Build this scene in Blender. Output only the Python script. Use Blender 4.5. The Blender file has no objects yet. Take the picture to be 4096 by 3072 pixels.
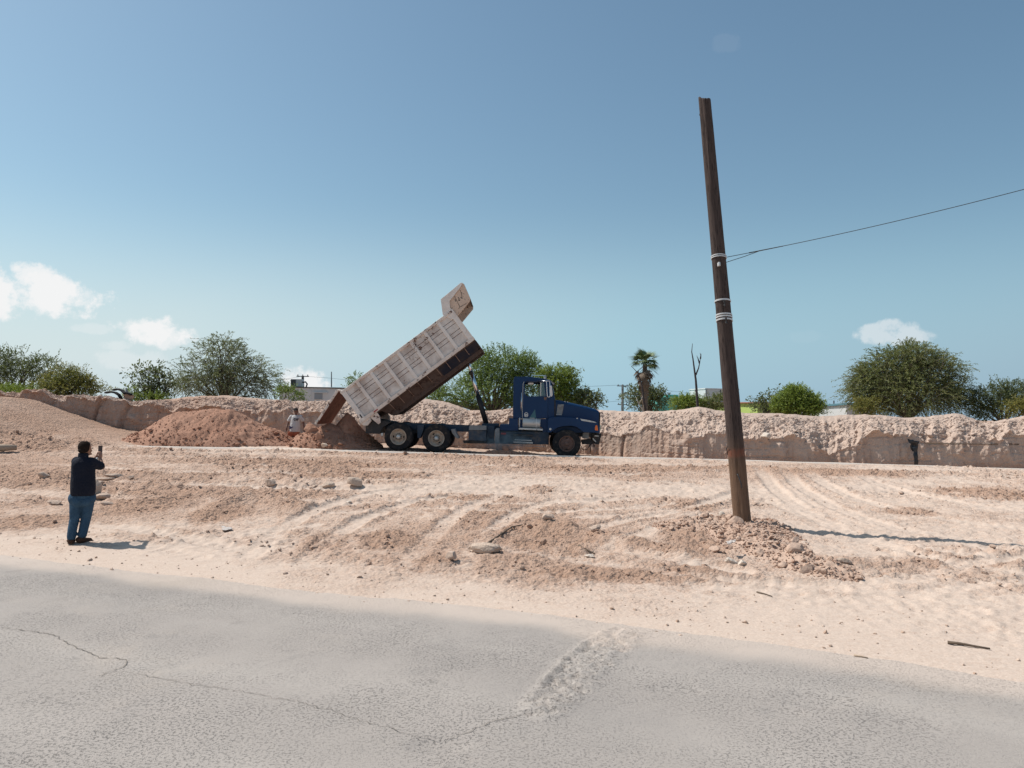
import bpy, bmesh, math, random
import numpy as np
from mathutils import Vector, Matrix
from mathutils.geometry import tessellate_polygon
random.seed(7); RNG = np.random.default_rng(11)
SC = bpy.context.scene; COL = SC.collection
rad = math.radians

# ------------------------------------------------------------------ camera
F = 3076.0; HZ = 1648.0; CZ = 2.5            # focal length and horizon in pixels of the 4096 px photograph, eye height
K = 4096/2212.0
CAM_R = Matrix.Rotation(math.pi/2 + math.atan((HZ-1536)/F), 4, 'X') @ Matrix.Rotation(rad(1.0), 4, 'Z')
cam_d = bpy.data.cameras.new('camera'); cam = bpy.data.objects.new('camera', cam_d); COL.objects.link(cam)
cam_d.sensor_width = 36; cam_d.lens = 36*F/4096; cam_d.clip_start = 0.1; cam_d.clip_end = 6000
cam.matrix_world = Matrix.Translation((0, 0, CZ)) @ CAM_R
SC.camera = cam
NR = np.array(CAM_R.to_3x3())
def ray(ox, oy): return NR @ np.array([(ox-2048)/F, -(oy-1536)/F, -1.0])
def pt(ox, oy, Y):
    v = ray(ox, oy); return np.array([0, 0, CZ]) + v*Y/v[1]
def pk(x, y, Y): return pt(x*K, y*K, Y)      # same, from the 2212 px wide view
def gz(ox, oy, z):
    v = ray(ox, oy); return np.array([0, 0, CZ]) + v*(z-CZ)/v[2]

# ------------------------------------------------------------------ sun, sky, exposure
SUN_EL = rad(54.5); SUN_D = np.array([-0.965, 0.26]); SUN_D /= np.linalg.norm(SUN_D)     # towards the sun
sun_vec = Vector((SUN_D[0]*math.cos(SUN_EL), SUN_D[1]*math.cos(SUN_EL), math.sin(SUN_EL)))
sl = bpy.data.lights.new('sun', 'SUN'); sl.energy = 4.7; sl.angle = rad(0.53); sl.color = (1.0, 0.955, 0.89)
so = bpy.data.objects.new('sun', sl); COL.objects.link(so); so.location = (-30, 20, 60)
so.rotation_euler = sun_vec.to_track_quat('Z', 'Y').to_euler()
W = bpy.data.worlds.new('World'); SC.world = W; W.use_nodes = True
SC.view_settings.view_transform = 'Standard'; SC.view_settings.look = 'None'
SC.view_settings.exposure = 0.0; SC.view_settings.gamma = 1.0; SC.view_settings.use_curve_mapping = False

def build_world():
    nt = W.node_tree; N = nt.nodes; L = nt.links; N.clear()
    out = N.new('ShaderNodeOutputWorld')
    sky = N.new('ShaderNodeTexSky'); sky.sky_type = 'NISHITA'; sky.sun_disc = False
    sky.sun_elevation = SUN_EL; sky.sun_rotation = math.atan2(SUN_D[0], SUN_D[1])
    sky.altitude = 50; sky.air_density = 1.0; sky.dust_density = 1.4; sky.ozone_density = 1.0
    # pale blue haze band that thins out above the horizon, all the way round
    t0 = N.new('ShaderNodeTexCoord'); sx = N.new('ShaderNodeSeparateXYZ'); L.new(t0.outputs['Generated'], sx.inputs[0])
    hz = N.new('ShaderNodeMapRange'); hz.interpolation_type = 'SMOOTHERSTEP'; L.new(sx.outputs[2], hz.inputs[0])
    for i, v in enumerate((-0.02, 0.29, 0.88, 0.0)): hz.inputs[i+1].default_value = v
    hs = N.new('ShaderNodeMix'); hs.data_type = 'RGBA'; L.new(hz.outputs[0], hs.inputs[0]); hs.inputs[7].default_value = (3.6, 6.1, 7.7, 1)
    # forward scattering: the haze is whiter towards the sun, bluer and darker away from it
    ds = N.new('ShaderNodeVectorMath'); ds.operation = 'DOT_PRODUCT'; L.new(t0.outputs['Generated'], ds.inputs[0]); ds.inputs[1].default_value = tuple(sun_vec)
    dm = N.new('ShaderNodeMapRange'); L.new(ds.outputs['Value'], dm.inputs[0]); dm.inputs[1].default_value = -.2; dm.inputs[2].default_value = .45
    cr = N.new('ShaderNodeValToRGB'); L.new(dm.outputs[0], cr.inputs[0]); e = cr.color_ramp.elements
    e[0].color = (.29, .42, .55, 1); e[1].color = (.62, .71, .76, 1); m_ = e.new(.52); m_.color = (.355, .565, .70, 1)
    sc_ = N.new('ShaderNodeMix'); sc_.data_type = 'RGBA'; sc_.blend_type = 'MULTIPLY'; sc_.inputs[0].default_value = 1; L.new(cr.outputs[0], sc_.inputs[6]); sc_.inputs[7].default_value = (9.5, 9.5, 9.5, 1); sc_.clamp_result = False; L.new(sc_.outputs[2], hs.inputs[7])
    tn = N.new('ShaderNodeMix'); tn.data_type = 'RGBA'; tn.blend_type = 'MULTIPLY'; tn.inputs[0].default_value = 1; tn.inputs[7].default_value = (0.93, 1.08, 1.01, 1)
    L.new(sky.outputs[0], tn.inputs[6]); L.new(tn.outputs[2], hs.inputs[6])
    b1 = N.new('ShaderNodeBackground'); b1.inputs[1].default_value = 0.113
    L.new(hs.outputs[2], b1.inputs[0])
    b2 = N.new('ShaderNodeBackground'); b2.inputs[0].default_value = (0.93, 0.93, 0.93, 1); b2.inputs[1].default_value = 0.98
    mix = N.new('ShaderNodeMixShader'); L.new(b1.outputs[0], mix.inputs[1]); L.new(b2.outputs[0], mix.inputs[2])
    L.new(mix.outputs[0], out.inputs[0])
    tc = N.new('ShaderNodeTexCoord')
    def vm(op, a, b=None):
        n = N.new('ShaderNodeVectorMath'); n.operation = op
        for i, s in enumerate((a, b)):
            if s is None: continue
            if hasattr(s, 'links'): L.new(s, n.inputs[i])
            else: n.inputs[i].default_value = s
        return n.outputs['Value'] if op == 'DOT_PRODUCT' else n.outputs[0]
    def ma(op, a, b=0.0, c=0.0):
        n = N.new('ShaderNodeMath'); n.operation = op
        for i, s in enumerate((a, b, c)):
            if hasattr(s, 'links'): L.new(s, n.inputs[i])
            else: n.inputs[i].default_value = s
        return n.outputs[0]
    d = tc.outputs['Generated']
    def noise(sc, det, rough):
        n = N.new('ShaderNodeTexNoise'); n.inputs['Scale'].default_value = sc; n.inputs['Detail'].default_value = det
        n.inputs['Roughness'].default_value = rough; L.new(d, n.inputs['Vector']); return n.outputs['Fac']
    n1 = noise(34, 10, 0.64); n2 = noise(11, 3, 0.5)
    up = np.array([0, 0, 1.0])
    # cumulus puffs: centre, half width, half height (pixels of the 2212 px view), density
    puffs = [(30, 622, 78, 36, 1.0), (112, 642, 78, 28, 1.0), (55, 600, 42, 24, .9), (-90, 640, 100, 40, 1), (170, 640, 36, 14, .5),
             (330, 713, 62, 25, 1.0), (362, 722, 32, 24, .8), (292, 706, 40, 18, .7), (290, 780, 70, 18, .28), (215, 712, 36, 9, .25),
             (250, 745, 26, 9, .3), (660, 828, 54, 25, 1.0), (636, 816, 30, 20, .9), (1935, 724, 58, 19, .5), (1922, 708, 24, 14, .5),
             (1972, 728, 42, 15, .42), (1572, 94, 24, 14, .03), (1735, 727, 46, 11, .03)]
    tot = None
    for (cx, cy, hw, hh, den) in puffs:
        c = ray(cx*K, cy*K); c /= np.linalg.norm(c)
        r = np.cross(c, up); r /= np.linalg.norm(r); u = np.cross(r, c)
        dd = vm('SUBTRACT', d, tuple(c))
        a = vm('DOT_PRODUCT', dd, tuple(r/(hw*K/F*1.25))); b = vm('DOT_PRODUCT', dd, tuple(u/(hh*K/F*1.3)))
        r2 = ma('ADD', ma('MULTIPLY', a, a), ma('MULTIPLY', b, b))
        m = ma('SUBTRACT', 1.0, r2)
        m = ma('MAXIMUM', m, -1.0)
        front = ma('GREATER_THAN', vm('DOT_PRODUCT', d, tuple(c)), 0.5)
        m = ma('MULTIPLY', ma('ADD', m, 1.0), front)
        m = ma('SUBTRACT', m, 1.0)
        m = ma('ADD', m, ma('MULTIPLY', ma('SUBTRACT', n1, 0.5), 3.6))
        m = ma('ADD', m, ma('MULTIPLY', ma('SUBTRACT', n2, 0.5), 1.6))
        mr = N.new('ShaderNodeMapRange'); mr.interpolation_type = 'SMOOTHSTEP'
        L.new(m, mr.inputs[0]); mr.inputs[1].default_value = -0.02; mr.inputs[2].default_value = 0.72
        mr.inputs[3].default_value = 0; mr.inputs[4].default_value = den
        tot = mr.outputs[0] if tot is None else ma('MAXIMUM', tot, mr.outputs[0])
    L.new(ma('MULTIPLY', tot, 0.96), mix.inputs[0])
build_world()

# ------------------------------------------------------------------ numpy noise
def _h(ix, iy, iz, seed):
    h = (ix.astype(np.int64)*374761393 + iy.astype(np.int64)*668265263 + iz.astype(np.int64)*2147483647 + seed*144665) & 0xFFFFFFFF
    h = ((h ^ (h >> 13))*1274126177) & 0xFFFFFFFF
    h = ((h ^ (h >> 15))*2246822519) & 0xFFFFFFFF
    return ((h ^ (h >> 16)) & 0xFFFFFF)/float(0xFFFFFF)*2-1
def vn2(x, y, s=0):
    ix = np.floor(x); iy = np.floor(y); fx = x-ix; fy = y-iy
    fx = fx*fx*fx*(fx*(fx*6-15)+10); fy = fy*fy*fy*(fy*(fy*6-15)+10); z = np.zeros_like(ix)
    a = _h(ix, iy, z, s); b = _h(ix+1, iy, z, s); c = _h(ix, iy+1, z, s); d = _h(ix+1, iy+1, z, s)
    return (a+(b-a)*fx)*(1-fy) + (c+(d-c)*fx)*fy
def fbm2(x, y, o=4, s=0, g=0.5):
    r = 0; a = 1.0; t = 0
    for i in range(o):
        r = r + a*vn2(x+i*17.3, y-i*9.1, s+i); t += a; x = x*2.03; y = y*2.03; a *= g
    return r/t
def vn3(x, y, z, s=0):
    ix = np.floor(x); iy = np.floor(y); iz = np.floor(z); fx = x-ix; fy = y-iy; fz = z-iz
    fx = fx*fx*(3-2*fx); fy = fy*fy*(3-2*fy); fz = fz*fz*(3-2*fz)
    def pl(k):
        a = _h(ix, iy, iz+k, s); b = _h(ix+1, iy, iz+k, s); c = _h(ix, iy+1, iz+k, s); d = _h(ix+1, iy+1, iz+k, s)
        return (a+(b-a)*fx)*(1-fy) + (c+(d-c)*fx)*fy
    p = pl(0); q = pl(1); return p+(q-p)*fz
def fbm3(x, y, z, o=4, s=0, g=0.5):
    r = 0; a = 1.0; t = 0
    for i in range(o):
        r = r + a*vn3(x+i*17.3, y-i*9.1, z+i*3.7, s+i); t += a; x = x*2.03; y = y*2.03; z = z*2.03; a *= g
    return r/t
def worley(x, y, s=0):
    """rounded lump height 0..1 and random value of the nearest cell"""
    ix = np.floor(x); iy = np.floor(y); best = np.zeros_like(x); rnd = np.zeros_like(x)
    for dx in (-1, 0, 1):
        for dy in (-1, 0, 1):
            cx = ix+dx; cy = iy+dy; z = np.zeros_like(cx)
            px = cx+.5+.45*_h(cx, cy, z, s); py = cy+.5+.45*_h(cx, cy, z+1, s); r = .35+.3*np.abs(_h(cx, cy, z+2, s))
            d2 = ((x-px)**2+(y-py)**2)/(r*r); h = np.sqrt(np.clip(1-d2, 0, 1))*r*1.5; u = h > best
            rnd = np.where(u, _h(cx, cy, z+3, s), rnd); best = np.where(u, h, best)
    return best, rnd
def sst(e0, e1, x):
    t = np.clip((x-e0)/(e1-e0), 0, 1); return t*t*(3-2*t)

# ------------------------------------------------------------------ object helpers
def mesh_np(name, V, Q, mat=None, smooth=True, attr=None):
    me = bpy.data.meshes.new(name); V = np.asarray(V, np.float32); Q = np.asarray(Q, np.int32)
    k = Q.shape[1]
    me.vertices.add(len(V)); me.vertices.foreach_set('co', V.ravel())
    me.loops.add(Q.size); me.loops.foreach_set('vertex_index', Q.ravel())
    me.polygons.add(len(Q)); me.polygons.foreach_set('loop_start', np.arange(0, Q.size, k, dtype=np.int32))
    me.polygons.foreach_set('use_smooth', np.full(len(Q), smooth, dtype=bool))
    me.update(calc_edges=True)
    if attr:
        for an, av in attr.items():
            a = me.attributes.new(an, 'FLOAT', 'POINT'); a.data.foreach_set('value', np.asarray(av, np.float32).ravel())
    if mat: me.materials.append(mat)
    return me
def place(name, me, parent=None, loc=None):
    o = bpy.data.objects.new(name, me); COL.objects.link(o)
    if parent: o.parent = parent
    if loc is not None: o.location = loc
    return o
def empty(name, loc=(0, 0, 0), parent=None):
    o = bpy.data.objects.new(name, None); COL.objects.link(o); o.location = loc; o.empty_display_size = 0.2
    if parent: o.parent = parent
    return o
def tag(o, label=None, cat=None, group=None, kind=None):
    if label: o['label'] = label
    if cat: o['category'] = cat
    if group: o['group'] = group
    if kind: o['kind'] = kind
    return o
class MB:
    """collects faces of any size, builds one mesh object"""
    def __init__(s): s.v = []; s.f = []
    def add(s, V, Fc):
        n = len(s.v); s.v += [tuple(p) for p in V]; s.f += [tuple(i+n for i in f) for f in Fc]; return s
    def box(s, c, size, rot=None):
        hx, hy, hz = size[0]/2, size[1]/2, size[2]/2
        V = [Vector((x, y, z)) for x in (-hx, hx) for y in (-hy, hy) for z in (-hz, hz)]
        if rot is not None: V = [rot @ v for v in V]
        V = [v+Vector(c) for v in V]
        return s.add(V, [(0, 1, 3, 2), (4, 6, 7, 5), (0, 4, 5, 1), (2, 3, 7, 6), (0, 2, 6, 4), (1, 5, 7, 3)])
    def prism(s, poly, y0, y1, holes=(), fn=None):
        """polygon of (x, z) pushed from y0 to y1; fn maps (x, y, z) to a point"""
        fn = fn or (lambda x, y, z: (x, y, z))
        loops = [list(poly)]+[list(h) for h in holes]
        tris = tessellate_polygon([[Vector((p[0], p[1], 0)) for p in l] for l in loops])
        flat = [p for l in loops for p in l]; n = len(flat)
        V = [fn(p[0], y0, p[1]) for p in flat]+[fn(p[0], y1, p[1]) for p in flat]
        Fc = []
        for t in tris:
            a, b, c = [Vector((flat[i][0], flat[i][1], 0)) for i in t]
            if (b-a).cross(c-a).z < 0: t = (t[0], t[2], t[1])
            Fc.append(tuple(t)); Fc.append((t[2]+n, t[1]+n, t[0]+n))
        k = 0
        for l in loops:
            m = len(l)
            for i in range(m):
                a = k+i; b = k+(i+1) % m; Fc.append((b, a, a+n, b+n))
            k += m
        return s.add(V, Fc)
    def tube(s, P, r, n=8, cap=True):
        P = [Vector(p) for p in P]; r = r if hasattr(r, '__len__') else [r]*len(P)
        V = []; Fc = []; prev = None
        for i, p in enumerate(P):
            t = (P[min(i+1, len(P)-1)]-P[max(i-1, 0)]).normalized()
            if prev is None: u = t.orthogonal().normalized()
            else:
                u = prev-t*prev.dot(t); u = u.normalized() if u.length > 1e-6 else t.orthogonal().normalized()
            prev = u; w = t.cross(u)
            for k in range(n):
                a = 2*math.pi*k/n; V.append(p+(u*math.cos(a)+w*math.sin(a))*r[i])
        for i in range(len(P)-1):
            for k in range(n):
                a = i*n+k; b = i*n+(k+1) % n; Fc.append((a, b, b+n, a+n))
        if cap:
            Fc.append(tuple(range(n-1, -1, -1))); Fc.append(tuple(range((len(P)-1)*n, len(P)*n)))
        return s.add(V, Fc)
    def lathe(s, prof, c, axis='Y', n=32, rmod=None):
        """profile of (radius, height along the axis)"""
        V = []; Fc = []; m = len(prof)
        for k in range(n):
            a = 2*math.pi*k/n
            for j, (r, h) in enumerate(prof):
                rr = r*(rmod(j, k) if rmod else 1)
                x, y = rr*math.cos(a), rr*math.sin(a)
                V.append((c[0]+x, c[1]+h, c[2]+y) if axis == 'Y' else ((c[0]+x, c[1]+y, c[2]+h) if axis == 'Z' else (c[0]+h, c[1]+x, c[2]+y)))
        for k in range(n):
            for j in range(m-1):
                a = k*m+j; b = ((k+1) % n)*m+j; Fc.append((a, a+1, b+1, b))
        return s.add(V, Fc)
    def build(s, name, mat, parent=None, smooth=False, bevel=0, loc=None, seg=2):
        me = bpy.data.meshes.new(name); me.from_pydata([tuple(v) for v in s.v], [], s.f); me.materials.append(mat)
        bm = bmesh.new(); bm.from_mesh(me); bmesh.ops.recalc_face_normals(bm, faces=bm.faces); bm.to_mesh(me); bm.free()
        if smooth:
            for p in me.polygons: p.use_smooth = True
        o = place(name, me, parent, loc)
        if bevel:
            b = o.modifiers.new('bevel', 'BEVEL'); b.width = bevel; b.segments = seg; b.limit_method = 'ANGLE'; b.angle_limit = rad(40)
            for p in me.polygons: p.use_smooth = True
            e = o.modifiers.new('wn', 'WEIGHTED_NORMAL'); e.keep_sharp = False
        return o

# ------------------------------------------------------------------ materials
def new_mat(name):
    m = bpy.data.materials.new(name); m.use_nodes = True; nt = m.node_tree; nt.nodes.clear()
    out = nt.nodes.new('ShaderNodeOutputMaterial'); b = nt.nodes.new('ShaderNodeBsdfPrincipled')
    nt.links.new(b.outputs[0], out.inputs[0]); return m, nt, b, out
class G:
    """small node-graph helper"""
    def __init__(s, nt): s.nt = nt; s.N = nt.nodes; s.L = nt.links
    def new(s, t, **kw):
        n = s.N.new(t)
        for k, v in kw.items(): setattr(n, k, v)
        return n
    def put(s, sock, v):
        if hasattr(v, 'links'): s.L.new(v, sock)
        elif hasattr(v, '__len__') and len(v) == 3 and len(sock.default_value) == 4: sock.default_value = (*v, 1)
        else: sock.default_value = v
    def co(s, kind='Object', scale=None):
        t = s.new('ShaderNodeTexCoord').outputs[kind]
        if scale is None: return t
        m = s.new('ShaderNodeMapping'); s.L.new(t, m.inputs[0]); m.inputs['Scale'].default_value = scale; return m.outputs[0]
    def noise(s, v, sc, det=5, ro=0.55, dist=0, out='Fac'):
        n = s.new('ShaderNodeTexNoise'); s.L.new(v, n.inputs['Vector'])
        n.inputs['Scale'].default_value = sc; n.inputs['Detail'].default_value = det; n.inputs['Roughness'].default_value = ro
        n.inputs['Distortion'].default_value = dist; return n.outputs[out]
    def voro(s, v, sc, feat='F1', out='Distance'):
        n = s.new('ShaderNodeTexVoronoi', feature=feat); s.L.new(v, n.inputs['Vector']); n.inputs['Scale'].default_value = sc; return n.outputs[out]
    def ramp(s, v, a, b, lo=0.0, hi=1.0):
        n = s.new('ShaderNodeMapRange', interpolation_type='SMOOTHSTEP'); s.put(n.inputs[0], v)
        for i, x in enumerate((a, b, lo, hi)): s.put(n.inputs[i+1], x)
        return n.outputs[0]
    def mix(s, f, a, b, mode='MIX'):
        n = s.new('ShaderNodeMix', data_type='RGBA', blend_type=mode)
        s.put(n.inputs[0], f); s.put(n.inputs[6], a); s.put(n.inputs[7], b); return n.outputs[2]
    def m(s, op, a, b=0.0):
        n = s.new('ShaderNodeMath', operation=op); s.put(n.inputs[0], a); s.put(n.inputs[1], b); return n.outputs[0]
    def bump(s, h, st, dist, b, normal=None):
        n = s.new('ShaderNodeBump'); s.put(n.inputs['Height'], h); n.inputs['Strength'].default_value = st; n.inputs['Distance'].default_value = dist
        if normal is not None: s.L.new(normal, n.inputs['Normal'])
        if b is not None: s.L.new(n.outputs[0], b.inputs['Normal'])
        return n.outputs[0]
    def attr(s, name):
        return s.new('ShaderNodeAttribute', attribute_name=name).outputs['Fac']
def simple(name, col, rough=0.7, metal=0.0, var=0.12, sc=6.0, bump=0.0, bsc=60.0, spec=0.5, dirt=None, dthr=(0.5, 0.75), dsc=3.0, stretch=None):
    m, nt, b, _ = new_mat(name); g = G(nt); v = g.co('Object', stretch)
    lo = tuple(c*(1-var) for c in col); hi = tuple(min(1, c*(1+var)) for c in col)
    c = g.mix(g.noise(v, sc, 6), lo, hi)
    if dirt is not None: c = g.mix(g.ramp(g.noise(v, dsc, 8, 0.62), dthr[0], dthr[1]), c, dirt)
    g.put(b.inputs['Base Color'], c); b.inputs['Roughness'].default_value = rough; b.inputs['Metallic'].default_value = metal
    b.inputs['Specular IOR Level'].default_value = spec
    if bump: g.bump(g.noise(v, bsc, 6, 0.6), bump, 0.01, b)
    return m
PALE = (0.605, 0.485, 0.405); RED = (0.43, 0.275, 0.20); DARKSOIL = (0.525, 0.37, 0.288)
def soil_mat(name, pale=PALE, red=RED, mid=DARKSOIL, bump=0.5, bsc=22, use_attr=True, redbias=0.0):
    m, nt, b, _ = new_mat(name); g = G(nt); v = g.co('Object')
    n = g.noise(v, 0.9, 7, 0.62); n2 = g.noise(v, 7, 8, 0.65); n3 = g.noise(v, 45, 4, 0.6)
    a = g.attr('soil') if use_attr else 0.0
    f = g.ramp(g.m('ADD', g.m('ADD', a, redbias), g.m('ADD', g.m('MULTIPLY', g.m('SUBTRACT', n, .5), 1.2), g.m('MULTIPLY', g.m('SUBTRACT', n2, .5), 0.8))), 0.15, 1.05)
    c = g.mix(f, pale, mid); c = g.mix(g.ramp(g.m('ADD', g.m('ADD', a, redbias), g.m('MULTIPLY', g.m('SUBTRACT', n2, .5), 1.0)), 0.55, 1.5), c, red)
    sk = g.noise(g.co('Object', (0.7, 2.4, 2.4)), 3.2, 9, .7, .6); c = g.mix(g.ramp(sk, .52, .70, 0, .38), c, mid); c = g.mix(g.ramp(g.m('ABSOLUTE', g.m('SUBTRACT', sk, .47)), .018, .0, 0, .45), c, red)
    c = g.mix(g.ramp(n3, .3, .75), g.mix(0.26, c, (0.22, 0.15, 0.10)), c)
    g.put(b.inputs['Base Color'], c); b.inputs['Roughness'].default_value = 0.95; b.inputs['Specular IOR Level'].default_value = 0.15
    h = g.m('ADD', g.m('MULTIPLY', g.noise(v, bsc, 7, 0.65), 1.0), g.m('MULTIPLY', g.voro(v, bsc*1.3), -0.5))
    h = g.m('MULTIPLY', h, g.ramp(g.m('ADD', a, g.m('MULTIPLY', g.m('SUBTRACT', n, .5), 1.6)), .15, 1.1, .12, 1.0)) if use_attr else h
    g.bump(h, bump, 0.07, b); return m
M = {}
M['soil'] = soil_mat('site_soil', bump=.95, bsc=13)
M['clod'] = soil_mat('clod_soil', pale=(0.57, 0.44, 0.36), mid=(0.51, 0.37, 0.29), red=(0.44, 0.29, 0.215), bump=0.35, bsc=30)
M['bank'] = soil_mat('bank_soil', pale=(0.51, 0.395, 0.33), mid=(0.485, 0.345, 0.275), red=(0.43, 0.27, 0.20), bump=0.6, bsc=9)
M['pile'] = soil_mat('pile_soil', pale=(0.395, 0.222, 0.158), mid=(0.34, 0.172, 0.116), red=(0.285, 0.128, 0.083), bump=0.5, bsc=18)
M['rock'] = soil_mat('rock_stone', pale=(0.53, 0.41, 0.335), mid=(0.47, 0.345, 0.27), red=(0.41, 0.275, 0.20), bump=0.5, bsc=12, use_attr=False, redbias=0.3)
M['rubble'] = soil_mat('rubble_soil', pale=(0.53, 0.385, 0.305), mid=(0.475, 0.32, 0.245), red=(0.41, 0.25, 0.18), bump=0.5, bsc=18)
def asphalt():
    m, nt, b, _ = new_mat('worn_asphalt'); g = G(nt); v = g.co('Object'); a = g.attr('dust')
    w_ = g.attr('wear'); sc = g.attr('scar')
    n = g.noise(v, 0.55, 7, 0.65); n2 = g.noise(v, 40, 3, 0.75); n3 = g.noise(v, 110, 3, 0.7); bl = g.noise(v, .22, 5, .6)
    c = g.mix(n, (0.295, 0.26, 0.235), (0.375, 0.328, 0.298))
    c = g.mix(g.m('MULTIPLY', w_, .55), c, (0.42, 0.372, 0.335))
    c = g.mix(g.ramp(bl, .48, .68, 0, .6), c, (0.235, 0.212, 0.198)); c = g.mix(g.ramp(g.noise(v, 1.7, 6, .65), .60, .70, 0, .45), c, (0.22, 0.198, 0.182))
    pits = g.m('MULTIPLY', g.ramp(n2, .53, .64), g.ramp(g.m('ADD', g.noise(v, 0.6, 4), g.m('MULTIPLY', sc, .4)), .36, .64, 0.15, 1.0))
    c = g.mix(g.m('MULTIPLY', pits, 0.72), c, (0.085, 0.076, 0.07))
    c = g.mix(g.ramp(n3, .3, .7, 0.0, 0.35), c, (0.47, 0.425, 0.385))
    c = g.mix(g.m('MULTIPLY', sc, g.ramp(g.noise(v, 14, 5, .7), .44, .66, 0, .8)), c, (0.47, 0.415, 0.37))
    c = g.mix(g.ramp(g.m('ADD', a, g.m('MULTIPLY', g.m('SUBTRACT', n2, .5), .5)), 0.35, 1.0, 0, .85), c, (0.54, 0.445, 0.38))
    c = g.mix(g.ramp(g.noise(v, 0.33, 6, 0.65), .54, .70, 0, .4), c, (0.44, 0.365, 0.305))
    g.put(b.inputs['Base Color'], c); b.inputs['Roughness'].default_value = 0.9; b.inputs['Specular IOR Level'].default_value = 0.25
    g.bump(g.m('SUBTRACT', g.m('MULTIPLY', n3, .3), g.m('MULTIPLY', pits, .9)), 0.6, 0.03, b); return m
M['asphalt'] = asphalt()

# ------------------------------------------------------------------ terrain shape
RE = np.array([gz(x*4, y*4, 0)[:2] for x, y in [(0, 561), (158, 578), (294, 595), (500, 617), (713, 645), (903, 668), (1024, 690)]])
rd = np.array([0.931, -0.365]); rd /= np.linalg.norm(rd); rn = np.array([-rd[1], rd[0]])       # along the road, towards the site
_es = RE @ rd; _ed = RE @ rn
def road_d(x, y):
    s = x*rd[0]+y*rd[1]; return x*rn[0]+y*rn[1] - np.interp(s, _es, _ed)
KP = np.array([pk(x, y, Y) for x, y, Y in [(250, 963, 28.2), (640, 970, 28.0), (1106, 983, 27.6), (1560, 993, 27.2), (2212, 1013, 26.3), (2600, 1025, 25.8)]])
KP[:, 2] -= 0.03
def Yk(x): return np.interp(x, KP[:, 0], KP[:, 1])
def zk(x): return np.interp(x, KP[:, 0], KP[:, 2])
# truck position from its two near-side hubs
TY = 29.72; HUBY = TY-1.22
_ha = pt(1593, 1747, HUBY); _hb = pt(2267, 1775, HUBY); TILT = math.atan2(_ha[2]-_hb[2], _hb[0]-_ha[0])
WR = 0.525
TROOT = Vector((_hb[0], TY, _hb[2])) - Vector((math.sin(TILT), 0, math.cos(TILT)))*WR
def pad(x): return TROOT.z - (np.clip(x, -7, 9)-TROOT.x)*math.tan(TILT)
_bx = [-60, 0, 300, 600, 900, 1100, 1290, 1400, 1500, 1600, 1800, 2000, 2212, 2400]
_bY = [34.0, 34.2, 34.4, 33.8, 33.2, 32.6, 31.6, 30.2, 29.1, 28.6, 28.2, 27.9, 27.6, 27.4]
_bb = [960, 960, 960, 962, 968, 975, 985, 990.5, 996, 999, 1004.5, 1009.5, 1015, 1020]
BW = np.array([pk(a, b, c) for a, b, c in zip(_bx, _bb, _bY)])
def Ybank(x): return np.interp(x, BW[:, 0], BW[:, 1])
def H0(x, y):
    x = np.asarray(x, float); y = np.asarray(y, float)
    Ye = 9.4-0.392*x; t = np.clip((y-Ye)/np.maximum(Yk(x)-Ye, 8), 0, 1)
    z = zk(x)*t**1.15
    over = sst(0.05, 0.6, y-Yk(x)); z = z*(1-over) + over*pad(x)*(x > -60) + 0*z
    # mound rising at the left end of the pit
    e = np.interp(x, [-26, -20.6, -19, -17.4, -15.6, -13.6], [2.0, 1.62, 0.98, 0.42, 0.14, 0.0])
    z = z + e*sst(22.5, 30.5, y)*sst(38, 33, y)
    # original ground level behind the bank
    z = z*(1-sst(1.0, 3.2, y-Ybank(x))) + 1.45*sst(1.0, 3.2, y-Ybank(x))
    d = road_d(x, y)
    z = z + 0.05*sst(-0.2, 0.5, d) - 0.045
    far = sst(-9.2, -9.8, d); z = z + far*0.06
    return z
def gpt(ox, oy):
    v = ray(ox, oy); Y = np.linspace(3, 45, 4000); P = np.array([0, 0, CZ])[None] + v[None]*(Y/v[1])[:, None]
    below = P[:, 2] < H0(P[:, 0], P[:, 1]); i = int(np.argmax(below)); return P[i]
def gk(x, y): return gpt(x*K, y*K)
def dpoly(x, y, P):
    """distance to a polyline and arc length along it"""
    best = np.full(x.shape, 1e9); sl_ = np.zeros(x.shape); acc = 0.0
    for a, b in zip(P[:-1], P[1:]):
        ab = b-a; L2 = float(ab@ab); L = math.sqrt(L2)
        t = np.clip(((x-a[0])*ab[0]+(y-a[1])*ab[1])/L2, 0, 1)
        dd = np.hypot(x-a[0]-t*ab[0], y-a[1]-t*ab[1]); u = dd < best
        best = np.where(u, dd, best); sl_ = np.where(u, acc+t*L, sl_); acc += L
    return best, sl_
def smooth_poly(pts, n=6):
    P = np.array([gk(*p)[:2] for p in pts]); out = []
    for i in range(len(P)-1):
        p0 = P[max(i-1, 0)]; p1 = P[i]; p2 = P[i+1]; p3 = P[min(i+2, len(P)-1)]
        for k in range(n):
            t = k/n; out.append(0.5*((2*p1)+(-p0+p2)*t+(2*p0-5*p1+4*p2-p3)*t*t+(-p0+3*p1-3*p2+p3)*t**3))
    out.append(P[-1]); return np.array(out)
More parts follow.
